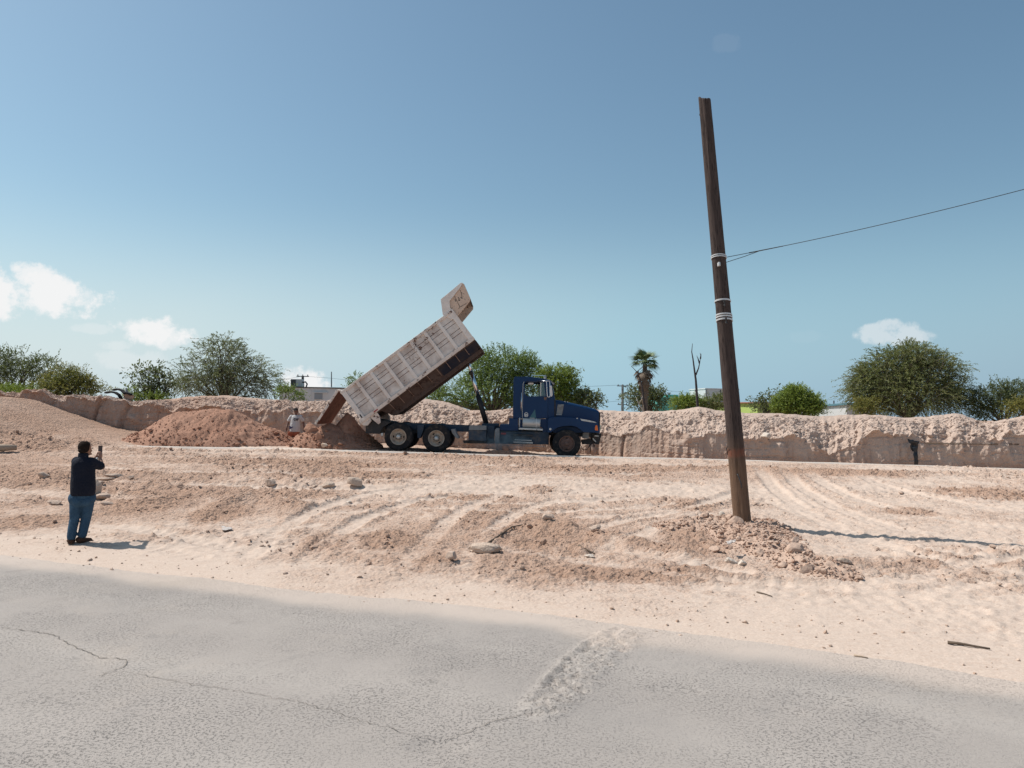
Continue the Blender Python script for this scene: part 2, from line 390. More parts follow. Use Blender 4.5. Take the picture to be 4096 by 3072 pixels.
TRACKS = [([(1640, 1012), (1680, 1060), (1760, 1115), (1870, 1165), (2010, 1205), (2260, 1245)], .045, .2),
          ([(1690, 1012), (1735, 1055), (1830, 1105), (1960, 1145), (2260, 1185)], .05, .2),
          ([(1735, 1014), (1800, 1055), (1900, 1092), (2050, 1122), (2260, 1150)], .035, .2),
          ([(1840, 1020), (1930, 1055), (2060, 1085), (2260, 1112)], .04, .2),
          ([(230, 985), (600, 990), (1000, 1003), (1500, 1012)], .05, .22), ([(260, 1002), (640, 1008), (1000, 1018), (1400, 1026)], .05, .22),
          ([(215, 1040), (420, 1046), (640, 1056), (900, 1058), (1200, 1062)], .06, .25),
          ([(540, 1200), (600, 1150), (690, 1100), (800, 1066), (950, 1050)], .05, .2), ([(660, 1215), (720, 1160), (820, 1106), (930, 1078), (1080, 1066)], .05, .2),
          ([(880, 1220), (930, 1160), (1000, 1105), (1090, 1070)], .04, .2), ([(1000, 1225), (1040, 1170), (1110, 1115), (1200, 1085)], .035, .2),
          ([(1090, 1180), (1180, 1200), (1320, 1222), (1560, 1248), (1800, 1268)], .05, .2), ([(1120, 1160), (1260, 1180), (1420, 1205), (1600, 1235)], .045, .2),
          ([(1250, 1120), (1400, 1110), (1520, 1090), (1600, 1060)], .04, .2), ([(0, 1130), (150, 1128), (330, 1150), (520, 1185)], .04, .22),
          ([(1780, 1240), (1900, 1255), (2020, 1240), (2100, 1215), (2260, 1200)], .04, .2), ([(-20, 1000), (150, 1004), (260, 1014)], .05, .25),
          ([(-20, 1060), (120, 1066), (330, 1085)], .05, .25),
          ([(300, 1018), (700, 1024), (1100, 1036), (1500, 1046)], .04, .17), ([(320, 1028), (720, 1036), (1100, 1048), (1480, 1060)], .04, .17), ([(700, 1092), (900, 1082), (1150, 1092), (1420, 1072)], .03, .17), ([(720, 1108), (920, 1098), (1180, 1108), (1450, 1090)], .03, .17),
          ([(1180, 1200), (1240, 1165), (1330, 1130), (1480, 1105)], .035, .18), ([(1260, 1215), (1330, 1180), (1420, 1145), (1540, 1112)], .035, .18), ([(1660, 1080), (1800, 1140), (1960, 1180), (2260, 1215)], .035, .17), ([(1900, 1040), (2040, 1065), (2260, 1090)], .035, .17),
          ([(1880, 1290), (2000, 1278), (2120, 1262), (2260, 1255)], .03, .17), ([(330, 1200), (420, 1172), (560, 1150), (680, 1135)], .03, .17), ([(0, 1165), (130, 1160), (300, 1178), (430, 1205)], .03, .17), ([(1500, 1262), (1650, 1276), (1850, 1302), (2100, 1318)], .022, .17)]
TRACKS = [(smooth_poly(p), a, w) for p, a, w in TRACKS]
RIDGES = [([(205, 1026), (360, 1030), (560, 1036), (700, 1046), (860, 1046)], .11, .32), ([(240, 1050), (400, 1062), (560, 1080), (640, 1098)], .09, .4),
          ([(-10, 1048), (80, 1040), (200, 1060), (330, 1085)], .13, .5), ([(240, 972), (560, 977), (900, 985), (1300, 995)], .06, .3),
          ([(1050, 1160), (1130, 1146), (1230, 1152), (1340, 1172), (1480, 1206)], .14, .32), ([(430, 1115), (480, 1092), (525, 1082)], .12, .28),
          ([(1400, 1006), (1500, 1016), (1600, 1010), (1700, 1018)], .07, .3), ([(1900, 1190), (2060, 1188), (2150, 1194), (2240, 1210)], .05, .22),
          ([(-20, 962), (60, 958), (200, 962)], .16, .45), ([(1780, 1022), (2000, 1026), (2240, 1034)], .07, .3)]
RIDGES = [(smooth_poly(p), a, w) for p, a, w in RIDGES]
# rough reddish patches: centre, half axes in the 2212 px view
PATCH = [(480, 1110, 70, 26), (330, 1085, 110, 28), (620, 1065, 200, 16), (700, 1170, 60, 26), (90, 1040, 110, 22), (60, 1130, 110, 18), (640, 1000, 330, 16), (1200, 1170, 130, 26),
         (840, 1165, 70, 24), (1500, 1165, 90, 40), (1160, 1060, 60, 14), (1350, 1012, 200, 9), (1860, 1022, 220, 9), (2120, 1070, 120, 16), (1400, 1240, 260, 22),
         (940, 1215, 60, 10), (2080, 1215, 150, 18), (1960, 1105, 70, 10), (90, 968, 120, 12), (1000, 1075, 120, 12), (760, 1030, 200, 14), (2100, 1195, 160, 10), (1500, 1095, 60, 16), (40, 900, 60, 16), (110, 935, 90, 10), (30, 940, 70, 12), (180, 952, 60, 8)]
_pw = []
for cx, cy, hw, hh in PATCH:
    c = gk(cx, cy); e1 = gk(cx+hw, cy); e2 = gk(cx, cy-hh); _pw.append((c, max(.3, abs(e1[0]-c[0])), max(.3, abs(e2[1]-c[1]))))
def patch_mask(x, y):
    m = np.zeros(x.shape)
    for c, a, b in _pw: m = np.maximum(m, 1-np.hypot((x-c[0])/a, (y-c[1])/b))
    return np.clip(m*1.8, 0, 1)
MOUND_A = gk(1598, 1128); MOUND_B = gk(1790, 1232)
def terrain(x, y, detail=True):
    """height, roughness and soil tone"""
    x = np.asarray(x, float); y = np.asarray(y, float)
    z = H0(x, y); d = road_d(x, y)
    inside = sst(0.2, 2.2, d)*(d > 0); infield = inside*sst(1.0, -.2, y-Yk(x)) + 0.7*sst(.3, .8, y-Yk(x))
    near = (np.abs(x) < 40) & (y < 45)
    big = fbm2(x*.28, y*.28, 3, 5)*.05 + fbm2(x*.9, y*.9, 3, 9)*.02*sst(.5, 4, d)
    pm = patch_mask(x, y)
    rg = np.clip(pm*.9 + sst(-.08, .45, fbm2(x*.33, y*.5, 4, 21))*.7 - sst(12, 3, d)*.0, 0, 1)
    ridge_z = 0; trk = np.zeros(x.shape); trk_z = 0
    for P, a, w in RIDGES:
        dd, sl_ = dpoly(x, y, P); g = np.exp(-(dd/w)**2); ridge_z = ridge_z + a*g*(0.75+.5*vn2(sl_*1.3, dd*0+3, 4)); rg = np.maximum(rg, g)
    for P, a, w in TRACKS:
        dd, sl_ = dpoly(x, y, P); g = np.exp(-(dd/w)**8); b = np.exp(-((dd-w*1.4)/(w*.33))**2)
        amp = .55+.45*vn2(sl_*.5, dd*0+1.5, 8)
        trk_z = trk_z + amp*(-1.3*a*g + a*.95*b*(0.6+.6*vn2(sl_*4, dd*3, 6)) + .013*g*np.tanh(3.5*np.sin(sl_*2*math.pi/.24 + 7*dd)))
        trk = np.maximum(trk, g*amp); rg = np.maximum(rg, b*.55*amp)
    rg = np.clip(rg*(1-.75*trk), 0, 1)*infield
    wx = x+.06*fbm2(x*5, y*5, 2, 35); wy = y+.06*fbm2(x*5+9, y*5, 2, 36)
    w1, r1 = worley(wx*3.2, wy*3.6, 31); w2, r2 = worley(wx*7.5, wy*8.0, 33)
    crust = 1-np.abs(fbm2(x*1.6, y*2.2, 4, 43, .6)); cr2 = 1-np.abs(fbm2(x*7.5, y*9, 4, 44, .62))
    shl = .12+.88*sst(.8, 4.5, d)
    fine = rg*(.075*(w1-.25)*(.4+.6*(r1 > .1)) + .055*(w2-.3)) + infield*(.035*(w2-.3)*(r2 > .45)*(1-trk) + (crust-.75)*.07*(1-.5*trk)*shl + (cr2-.75)*.06*shl + fbm2(x*6, y*6, 3, 41)*.012)
    streak = fbm2((x*rd[0]+y*rd[1])*.5, d*5, 4, 51)*.012*sst(0, .4, d)*sst(6, 1.5, d)
    fl = 1-.75*np.exp(-((y-(15.6-.42*(x-4.7)))/1.3)**2)*sst(5.0, 6.2, x)
    rg = rg*(.35+.65*fl)
    z = z + near*infield*fl*(big+ridge_z+trk_z) + near*(fine+streak)
    hm, _ = dpoly(x, y, np.array([MOUND_A[:2], MOUND_B[:2]])); z = z + .05*np.exp(-(hm/.9)**2)
    soil = np.clip(.58 + .42*rg + .55*fbm2(x*.22, y*.3, 4, 61) - .55*(cr2-.75)*infield - .6*trk + .25*pm - .45*sst(3, 0, d) - .2*sst(2, 7, x)*sst(23, 18, y) + .25*sst(0.3, .9, y-Yk(x)) + .2*sst(-8, -16, x)*sst(14, 24, y), 0, 1.3)
    return z, rg, soil
def ground_z(x, y): return float(terrain(np.array([x]), np.array([y]))[0][0])

def axis_pts(lo, hi, segs):
    out = []
    for a, b, st in segs: out += list(np.arange(a, b, st))
    out.append(segs[-1][1])
    t = 0.4; a = out[0]; L = []
    while a > lo: a -= t; t *= 1.35; L.append(max(a, lo))
    t = 0.4; a = out[-1]; Rr = []
    while a < hi: a += t; t *= 1.35; Rr.append(min(a, hi))
    return np.array(L[::-1]+out+Rr)
gx = axis_pts(-2500, 2500, [(-21.5, 19.6, .042)]); gy = axis_pts(-300, 4000, [(6.2, 15, .042), (15, 31.5, .055)])
XX, YY = np.meshgrid(gx, gy); ZZ, RG, SO = terrain(XX, YY)
nx, ny = len(gx), len(gy)
ii = (np.arange(ny-1)[:, None]*nx+np.arange(nx-1)[None]).ravel()
ground = place('ground', mesh_np('ground', np.stack([XX, YY, ZZ], -1).reshape(-1, 3), np.stack([ii, ii+1, ii+nx+1, ii+nx], 1), M['soil'], True, {'soil': SO}))
tag(ground, kind='structure')

# ------------------------------------------------------------------ road
SCAR = np.array([gz(x*K, y*K, 0.0)[:2] for x, y in [(1170, 1535), (1215, 1490), (1262, 1440), (1300, 1405), (1345, 1372)]])
def to_sd(P): P = np.asarray(P); return np.stack([P[..., 0]*rd[0]+P[..., 1]*rd[1], P[..., 0]*rn[0]+P[..., 1]*rn[1]], -1)
d0 = float(np.interp(0, _es, _ed))
rs = axis_pts(-1500, 1500, [(-15, 9, .035)]); rq = np.concatenate([np.arange(-9.3, -6, .3), np.arange(-6, .45, .035)])
S_, Q_ = np.meshgrid(rs, rq); edge = np.interp(S_, _es, _ed)
RX = S_*rd[0]+(Q_+edge)*rn[0]; RY = S_*rd[1]+(Q_+edge)*rn[1]
wavy = 0.012*fbm2(RX*.5, RY*.5, 3, 71) + .0035*fbm2(RX*6, RY*6, 3, 72)
sd, ss = dpoly(RX, RY, SCAR)
side = np.sign((RX-SCAR[0, 0])*(SCAR[-1]-SCAR[0])[1]-(RY-SCAR[0, 1])*(SCAR[-1]-SCAR[0])[0])
wv = .19+.06*fbm2(ss*1.3, ss*0, 2, 3)
scar = np.exp(-(sd/(wv*1.15))**4)
rz = wavy + scar*(-.035+.10*(1-np.abs(fbm2(RX*11, RY*11, 3, 75, .6)))-.025) + .05*np.exp(-((sd-wv)/.035)**2)*(side < 0)*(ss > .05)*(.6+.5*fbm2(ss*4, ss*0, 2, 4))
for cx, cy, r, dep in [(1760, 1512, .2, .02), (1690, 1536, .12, .02), (1460, 1490, .16, .015), (940, 1455, .14, .014), (950, 1610, .14, .03), (1950, 1560, .22, .015), (330, 1530, .16, .012), (1500, 1440, .12, .012)]:
    c = gz(cx*K, cy*K, 0); rz -= dep*np.exp(-(((RX-c[0])/(r*1.6))**2+((RY-c[1])/r)**2)**2)
dust = sst(-1.0, .15, Q_+.25*fbm2(RX*.8, RY*.8, 3, 77)) + .45*scar*(.5+fbm2(RX*6, RY*6, 2, 5))
wear = np.clip(sum(np.exp(-((Q_+q0+.25*fbm2(S_*.15, S_*0, 2, 12))/.38)**2) for q0 in (1.25, 2.9, 4.6, 6.3))*(.55+.9*fbm2(S_*.35, Q_*2.5, 4, 13)), 0, 1)
nx2, ny2 = len(rs), len(rq); ii = (np.arange(ny2-1)[:, None]*nx2+np.arange(nx2-1)[None]).ravel()
road = place('road', mesh_np('road', np.stack([RX, RY, rz], -1).reshape(-1, 3), np.stack([ii, ii+1, ii+nx2+1, ii+nx2], 1), M['asphalt'], True, {'dust': dust, 'scar': np.clip(scar, 0, 1), 'wear': wear}))
tag(road, kind='structure')
M['crack'] = simple('crack_fill', (0.21, 0.18, 0.155), 1.0, var=.3, sc=12)
def crack(pts, w, seed):
    P = np.array([gz(x*K, y*K, 0)[:2] for x, y in pts]); rg_ = random.Random(seed); out = []
    for a, b in zip(P[:-1], P[1:]):
        n = max(2, int(np.linalg.norm(b-a)/.05)); t = (b-a)/np.linalg.norm(b-a); nn = np.array([-t[1], t[0]])
        for k in range(n): out.append(a+(b-a)*k/n+nn*rg_.gauss(0, .012))
    out.append(P[-1]); out = np.array(out); V = []; Fc = []
    for i, p in enumerate(out):
        t = out[min(i+1, len(out)-1)]-out[max(i-1, 0)]; t /= np.linalg.norm(t)+1e-9; nn = np.array([-t[1], t[0]])
        ww = w*(.35+1.1*rg_.random())*min(1, .2+i/6, .2+(len(out)-1-i)/6)
        z = 0.012*float(fbm2(np.array([p[0]*.5]), np.array([p[1]*.5]), 3, 71)[0])+.0075
        for k in (-1, 1): V.append((p[0]+nn[0]*ww*k/2, p[1]+nn[1]*ww*k/2, z))
        if i: j = 2*i; Fc.append((j-2, j-1, j+1, j))
    mb = MB(); mb.add(V, Fc); return mb.build('crack', M['crack'], road)
crack([(-5, 1355), (40, 1360), (110, 1370), (150, 1392), (215, 1420), (270, 1425), (276, 1436), (240, 1450), (205, 1468)], .010, 1)
crack([(276, 1452), (400, 1475), (520, 1495), (660, 1520), (760, 1550), (880, 1585), (950, 1600)], .006, 2)
crack([(955, 1600), (1010, 1585), (1060, 1562), (1150, 1540)], .007, 3)

# ------------------------------------------------------------------ pale kerb strip along the pit
M['kerb'] = simple('pale_concrete', (0.86, 0.75, 0.65), .9, var=.12, sc=4, bump=.3, bsc=20)
def kerb():
    mb = MB(); xs = np.arange(KP[0, 0], KP[-1, 0], .3); prev = None; V = []; Fc = []
    for i, x in enumerate(xs):
        y = float(Yk(x)); z = float(zk(x)) + .012*float(vn2(np.array([x*.7]), np.array([0.3]), 3)[0]); w = .045+.006*math.sin(x*5)
        V += [(x, y-w*.9, z-.03), (x, y-w*.2, z+.045), (x, y+w*.5, z+.045), (x, y+w, z-.25)]
        if i:
            a = 4*(i-1); b = 4*i
            for k in range(3): Fc.append((a+k, b+k, b+k+1, a+k+1))
    n = len(V); Fc += [(0, 1, 2, 3), (n-1, n-2, n-3, n-4)]
    mb.add(V, Fc); return tag(mb.build('kerb', M['kerb'], smooth=False, bevel=.012), kind='structure')
kerb()

# ------------------------------------------------------------------ earth bank with its cut face
CREST = [(-60, 850), (0, 848), (40, 846), (85, 841), (110, 846), (130, 852), (150, 856), (185, 851), (230, 857), (270, 862), (310, 866), (350, 862), (400, 854), (480, 851), (560, 857), (600, 861), (640, 864), (690, 864), (708, 862), (726, 856), (748, 852),
         (760, 850), (850, 858), (920, 859), (970, 866), (1010, 882), (1060, 884), (1110, 880), (1200, 881), (1290, 881), (1350, 885), (1420, 885), (1460, 882), (1510, 876), (1545, 882), (1600, 888), (1674, 890),
         (1720, 892), (1771, 896), (1820, 893), (1873, 891), (1910, 894), (1954, 898), (2010, 896), (2060, 890), (2080, 892), (2124, 909), (2160, 904), (2212, 894), (2400, 890)]
CUT = [(-60, 858), (50, 856), (100, 852), (130, 862), (185, 860), (240, 867), (300, 875), (340, 872), (370, 884), (450, 884), (560, 888), (640, 892), (720, 900), (850, 915), (1000, 925), (1100, 905), (1200, 925), (1300, 933), (1350, 940), (1400, 922),
       (1450, 934), (1500, 938), (1560, 934), (1600, 946), (1660, 950), (1700, 948), (1740, 956), (1790, 975), (1840, 960), (1880, 942), (1920, 938), (1960, 940), (1990, 948), (2040, 956), (2090, 946), (2150, 944), (2212, 942), (2400, 940)]
cc = np.arange(-60, 2330, 2.0); cr = np.interp(cc, *zip(*CREST)); cu = np.interp(cc, *zip(*CUT)); bb = np.interp(cc, _bx, _bb); bY = np.interp(cc, _bx, _bY)
cr = cr + 1.6*fbm2(cc*.06, cc*0, 4, 81); cu = cu + 11*fbm2(cc*.045, cc*0+2, 4, 82)
rows = []; kinds = []
base = np.array([pk(a, b, c) for a, b, c in zip(cc, bb, bY)]); base[:, 2] -= .1
cut = np.array([pk(a, b, c+.16) for a, b, c in zip(cc, cu, bY)]); crest = np.array([pk(a, b, c+2.3) for a, b, c in zip(cc, cr, bY)])
cut[:, 2] = np.minimum(cut[:, 2], crest[:, 2]-.08)
crest[:, 2] -= .07
back = crest+np.array([0, 3.2, 0]); back[:, 2] = 1.2
for t in np.linspace(0, 1, 27): rows.append(base*(1-t)+cut*t); kinds.append(0)
for t in np.linspace(0, 1, 56)[1:]:
    p = cut*(1-t)+crest*t; p[:, 2] += .10*math.sin(t*math.pi)*(1-.5*t); rows.append(p); kinds.append(1)
for t in np.linspace(0, 1, 12)[1:]:
    p = crest*(1-t)+back*t; p[:, 2] -= .25*math.sin(t*math.pi)*.6; rows.append(p); kinds.append(2)
BV = np.array(rows); kd = np.array(kinds)[:, None]*np.ones(BV.shape[1])[None]
x, y, z = BV[..., 0], BV[..., 1], BV[..., 2]
deb = (kd > 0)*1.0; tt = np.zeros_like(deb); tt[27:27+55] = np.linspace(0, 1, 55)[:, None]
rough = fbm3(x*.7, y*.9, z*.9, 4, 91)*.26 + (1-np.abs(fbm3(x*2.2, y*2.2, z*2.8, 4, 92, .5)))*.20-.165 + .05*fbm3(x*7, y*7, z*8, 3, 90)
wall = fbm3(x*.8, y*.8, z*.8, 3, 93)*.10 + fbm3(x*5, y*2, z*2, 4, 94)*.04 + fbm3(x*14, y*14, z*14, 3, 84)*.025 - .03*(np.sin(z*21+3*fbm2(x*.6, z, 2, 83)) > .82)*sst(-.2, .3, fbm2(x*.9, z*2, 3, 82)) + fbm2(x*9, z*.8, 3, 89)*.03 + (1-np.abs(fbm2(x*2.3, z*.45, 3, 87)))*.13-.10
ck = sst(.07, .0, np.abs(fbm2(x*.55, z*.16, 3, 95)))*.16*sst(.25, .5, vn2(x*.3, z*0, 96)); wall = wall-ck
slump = np.clip(fbm3(x*1.6, y, z*1.6, 4, 97)*2.6-.25, 0, 1)*(1-deb)*np.clip((z-base[None, :, 2])/.8, 0, 1)
crf = np.where(kd == 2, .12, 1-.85*sst(.6, 1.0, tt))
arc = np.cumsum(np.concatenate([np.zeros((1, BV.shape[1])), np.linalg.norm(np.diff(BV, axis=0), axis=2)], 0), 0)
l1, q1 = worley(x*2.2+.5*fbm2(x*4, arc*4, 3, 6), arc*2.6+.5*fbm2(x*4+7, arc*4, 3, 16), 301); l2, q2 = worley(x*5.5+.5*fbm2(x*9, arc*9, 2, 7), arc*6.5+.5*fbm2(x*9+5, arc*9, 2, 17), 302); l3, q3 = worley(x*11, arc*12, 303)
rough = rough + .06*(l1-.3)*(q1 > .3) + .04*(l2-.3)*(q2 > .3) + .02*(l3-.3) + .15*(1-np.abs(fbm3(x*3.4, y*3.4, z*4.5, 5, 305, .68))-.75)
disp = rough*deb*crf + wall*(1-deb) + slump*.14
edge_over = np.exp(-((np.arange(len(rows))[:, None]-28)/3.0)**2)*.10*(.5+fbm2(x*2.2, z*0, 3, 98))
BV[..., 1] -= disp*np.where(deb > 0, .8, 1.0)+edge_over; BV[..., 2] += disp*deb*.6
BV[..., 0] += fbm3(x*2.2, y*2.2, z*2.2, 3, 99)*.09*deb
bs = np.clip(.25+.5*fbm3(x*.6, y*.6, z*1.5, 3, 101) + (1-deb)*(.25-.3*slump) + (1-deb)*.45*sst(.5, .1, z-base[None, :, 2]) + .55*sst(-5, -14, x) - .30*deb*sst(4, 10, x) + .25*fbm2(x*3, z*.7, 3, 88)*(1-deb), 0, 1.3)
nr, nc = BV.shape[:2]; ii = (np.arange(nr-1)[:, None]*nc+np.arange(nc-1)[None]).ravel()
bank = place('earth_bank', mesh_np('earth_bank', BV.reshape(-1, 3), np.stack([ii, ii+1, ii+nc+1, ii+nc], 1), M['bank'], False, {'soil': bs}))
tag(bank, kind='structure')

# ------------------------------------------------------------------ clods, pebbles
def ico():
    bm = bmesh.new(); bmesh.ops.create_icosphere(bm, subdivisions=1, radius=1); V = np.array([v.co[:] for v in bm.verts]); Fc = np.array([[v.index for v in f.verts] for f in bm.faces]); bm.free(); return V, Fc
def ico2():
    bm = bmesh.new(); bmesh.ops.create_icosphere(bm, subdivisions=3, radius=1); V = np.array([v.co[:] for v in bm.verts]); Fc = np.array([[v.index for v in f.verts] for f in bm.faces]); bm.free(); return V, Fc
ICV, ICF = ico(); IC2V, IC2F = ico2()
def clod_field(name, pos, size, mat, soil, parent=None, flat=.7, sink=.25):
    n = len(pos); V = np.repeat(ICV[None], n, 0)*(1+RNG.normal(0, .17, (n, len(ICV), 1)))
    V *= RNG.uniform(.7, 1.3, (n, 1, 3))
    a = RNG.uniform(0, 2*math.pi, n); b = RNG.uniform(0, 2*math.pi, n); ca, sa, cb, sb = np.cos(a), np.sin(a), np.cos(b), np.sin(b)
    x, y, z = V[..., 0], V[..., 1], V[..., 2]
    y, z = y*cb[:, None]-z*sb[:, None], y*sb[:, None]+z*cb[:, None]
    x, y = x*ca[:, None]-y*sa[:, None], x*sa[:, None]+y*ca[:, None]
    V = np.stack([x, y, z*flat], -1)*size[:, None, None]; V[..., 2] += (flat*size*(1-2*sink))[:, None]
    V = (V+pos[:, None]).reshape(-1, 3); Fc = (ICF[None]+(np.arange(n)*len(ICV))[:, None, None]).reshape(-1, 3)
    o = place(name, mesh_np(name, V, Fc, mat, False, {'soil': np.repeat(soil, len(ICV))}), parent); return tag(o, kind='stuff')
def scatter(n, x0, x1, y0, y1, dens):
    X = RNG.uniform(x0, x1, n); Y = RNG.uniform(y0, y1, n); vis = np.abs(X) < Y*.70+1.0
    X, Y = X[vis], Y[vis]; z, rg_, so_ = terrain(X, Y); keep = RNG.random(len(X)) < dens(rg_, X, Y)
    return np.stack([X, Y, z], 1)[keep], rg_[keep], so_[keep]
cp, crg, cso = scatter(90000, -20, 19, 9, 31, lambda r, X, Y: np.where(road_d(X, Y) > .8, .015+.2*sst(.25, 1., r), 0))
csz = .007+.012*RNG.random(len(cp))+RNG.exponential(.009, len(cp))*(.3+crg); csz = np.clip(csz, .006, .075)
clods = clod_field('loose_clods', cp, csz, M['clod'], cso+.15)
tag(clods, 'loose reddish soil clods scattered over the churned site ground', 'soil clods')
pp, prg, pso = scatter(9000, -12, 12, 6, 18, lambda r, X, Y: np.where((road_d(X, Y) > -.1) & (road_d(X, Y) < 3), .5*sst(3, .3, road_d(X, Y))+.05, 0.0))
pebbles = clod_field('pebbles', pp, .005+RNG.exponential(.006, len(pp)), M['clod'], pso*0+.5+RNG.normal(0, .3, len(pp)))
tag(pebbles, 'small dark pebbles strewn along the dusty road shoulder', 'pebbles')
bi = RNG.integers(24, 27+48, 5200); bj = RNG.integers(0, nc, 5200); bp = BV[bi, bj]
bclods = clod_field('bank_clods', bp, .008+RNG.exponential(.014, len(bp)), M['bank'], bs[bi, bj]+RNG.normal(0, .25, len(bp)), sink=.3)
tag(bclods, 'broken lumps of caliche lying all over the bank slope', 'soil clods')

# ------------------------------------------------------------------ dump truck (local x forward, y away from the road, z up)
M['blue'] = simple('navy_paint', (0.004, 0.030, 0.092), .45, spec=.25, var=.18, sc=2, dirt=(0.05, 0.06, 0.075), dthr=(.58, .95), dsc=2.2, bump=.03, bsc=9)
M['bluedark'] = simple('grimy_chassis_paint', (0.022, 0.042, 0.07), .7, var=.3, sc=5, dirt=(0.13, 0.105, 0.085), dthr=(.45, .8), dsc=4)
M['black'] = simple('black_steel', (0.018, 0.018, 0.02), .65, var=.3, sc=8, dirt=(0.10, 0.08, 0.065), dthr=(.5, .85), dsc=6)
M['rubber'] = simple('tyre_rubber', (0.022, 0.022, 0.024), .95, spec=.2, var=.25, sc=6, dirt=(0.12, 0.095, 0.075), dthr=(.48, .8), dsc=5, bump=.2, bsc=40)
M['chrome'] = simple('chrome', (0.75, 0.76, 0.78), .18, metal=1, var=.05)
M['alu'] = simple('dull_aluminium', (0.50, 0.51, 0.50), .5, metal=.55, var=.12, sc=6, dirt=(0.16, 0.14, 0.12), dthr=(.55, .85), dsc=7)
M['rimcream'] = simple('cream_wheel_paint', (0.42, 0.35, 0.28), .7, var=.2, sc=8, dirt=(0.22, 0.115, 0.07), dthr=(.45, .75), dsc=7)
M['rimrust'] = simple('rusty_wheel_paint', (0.13, 0.075, 0.06), .75, var=.3, sc=10, dirt=(0.23, 0.15, 0.12), dthr=(.5, .8), dsc=9)
M['grey'] = simple('grey_plate', (0.20, 0.21, 0.215), .7, var=.2, sc=6, dirt=(0.10, 0.085, 0.07), dthr=(.5, .8), dsc=5)
M['teal'] = simple('faded_teal_sticker', (0.035, 0.12, 0.15), .6, var=.2)
M['white'] = simple('white_paint', (0.62, 0.62, 0.60), .6, var=.08)
M['amber'] = simple('amber_lens', (0.75, 0.16, 0.02), .3, var=.1)
M['redlens'] = simple('red_lens', (0.32, 0.02, 0.02), .35, var=.1)
M['cloth'] = simple('dark_seat', (0.02, 0.02, 0.024), .9)
def glass(name, col, a):
    m, nt, b, out = new_mat(name); g = G(nt); t = g.new('ShaderNodeBsdfTransparent'); t.inputs[0].default_value = (*col, 1)
    gl = g.new('ShaderNodeBsdfGlossy'); gl.inputs['Roughness'].default_value = .05; mx = g.new('ShaderNodeMixShader'); mx.inputs[0].default_value = a
    g.L.new(t.outputs[0], mx.inputs[1]); g.L.new(gl.outputs[0], mx.inputs[2]); g.L.new(mx.outputs[0], out.inputs[0]); return m
M['glass'] = glass('cab_glass', (.62, .70, .70), .12)
def rusted(name, paint, rust=(0.135, 0.058, 0.035), lo=.625, hi=.68, dirtc=(0.36, 0.26, 0.205), dlo=.42, dhi=.8, rough=.75):
    m, nt, b, _ = new_mat(name); g = G(nt); v = g.co('Object')
    c = g.mix(g.noise(v, 3, 5), tuple(x*.88 for x in paint), paint)
    c = g.mix(g.ramp(g.noise(v, 1.6, 8, .65), dlo, dhi), c, dirtc)
    r = g.m('ADD', g.noise(v, 5.5, 10, .72), g.m('MULTIPLY', g.m('SUBTRACT', g.noise(v, .8, 2), .5), .25))
    f = g.ramp(r, lo, hi); c = g.mix(f, c, g.mix(g.noise(v, 30, 4), rust, tuple(x*.4 for x in rust)))
    g.put(b.inputs['Base Color'], c); g.put(b.inputs['Roughness'], g.ramp(f, 0, 1, rough, .95)); b.inputs['Specular IOR Level'].default_value = .3
    g.bump(g.m('SUBTRACT', g.m('MULTIPLY', g.noise(v, 22, 5), .3), f), .25, .012, b); return m
M['bed'] = rusted('chipped_white_paint', (0.76, 0.70, 0.65), dirtc=(0.46, 0.385, 0.34), dlo=.34, dhi=.66)
M['bedrib'] = rusted('chipped_rib_paint', (0.80, 0.735, 0.68), lo=.62, hi=.69, dirtc=(0.58, 0.48, 0.42))
M['bedrail'] = rusted('chipped_rail_paint', (0.74, 0.65, 0.58), lo=.56, hi=.63, dirtc=(0.5, 0.37, 0.31))
M['guardtan'] = rusted('peeling_tan_paint', (0.66, 0.50, 0.39), lo=.60, hi=.66, dirtc=(0.56, 0.40, 0.3))
M['bedin'] = rusted('rusty_bed_inside', (0.17, 0.065, 0.045), rust=(0.10, 0.04, 0.028), lo=.5, hi=.7, dirtc=(0.21, 0.10, 0.07), dlo=.4, dhi=.7, rough=.85)
M['bedunder'] = rusted('grimy_underbody', (0.085, 0.055, 0.046), rust=(0.055, 0.028, 0.022), lo=.5, hi=.7, dirtc=(0.10, 0.075, 0.065), dlo=.4, dhi=.7, rough=.85)
M['gusset'] = rusted('gusset_paint', (0.26, 0.18, 0.145), lo=.5, hi=.7)
M['bedblue'] = rusted('navy_underbody_paint', (0.016, 0.02, 0.036), rust=(0.08, 0.045, 0.035), lo=.55, hi=.7, dirtc=(0.045, 0.036, 0.036), dlo=.4, dhi=.7)

truck = empty('dump_truck', TROOT); truck.rotation_euler = (0, TILT, 0)
tag(truck, 'blue dump truck tipping its raised off-white bed of soil', 'dump truck')
TINV = (Matrix.Translation(TROOT) @ Matrix.Rotation(TILT, 4, 'Y')).inverted()
def T(ox, oy, yl=-1.22):
    p = TINV @ Vector(pt(ox, oy, TY+yl)); return (p.x, p.z)
def Z1(u, v, yl=-1.22): return T(1200+u/2.074, 1080+v/2.074, yl)
def Z2(u, v, yl=-1.22): return T(1750+u/3.13, 1350+v/3.13, yl)
def Z3(u, v, yl=-1.22): return T(2000+u/4.367, 1480+v/4.367, yl)
def P3(l, yl=-1.22): return [Z3(u, v, yl) for u, v in l]
def P2(l, yl=-1.22): return [Z2(u, v, yl) for u, v in l]
def tp(name, poly, y0, y1, mat, bevel=.008, holes=(), parent=None, smooth=False):
    return MB().prism(poly, y0, y1, holes).build(name, mat, parent or truck, bevel=bevel, smooth=smooth)
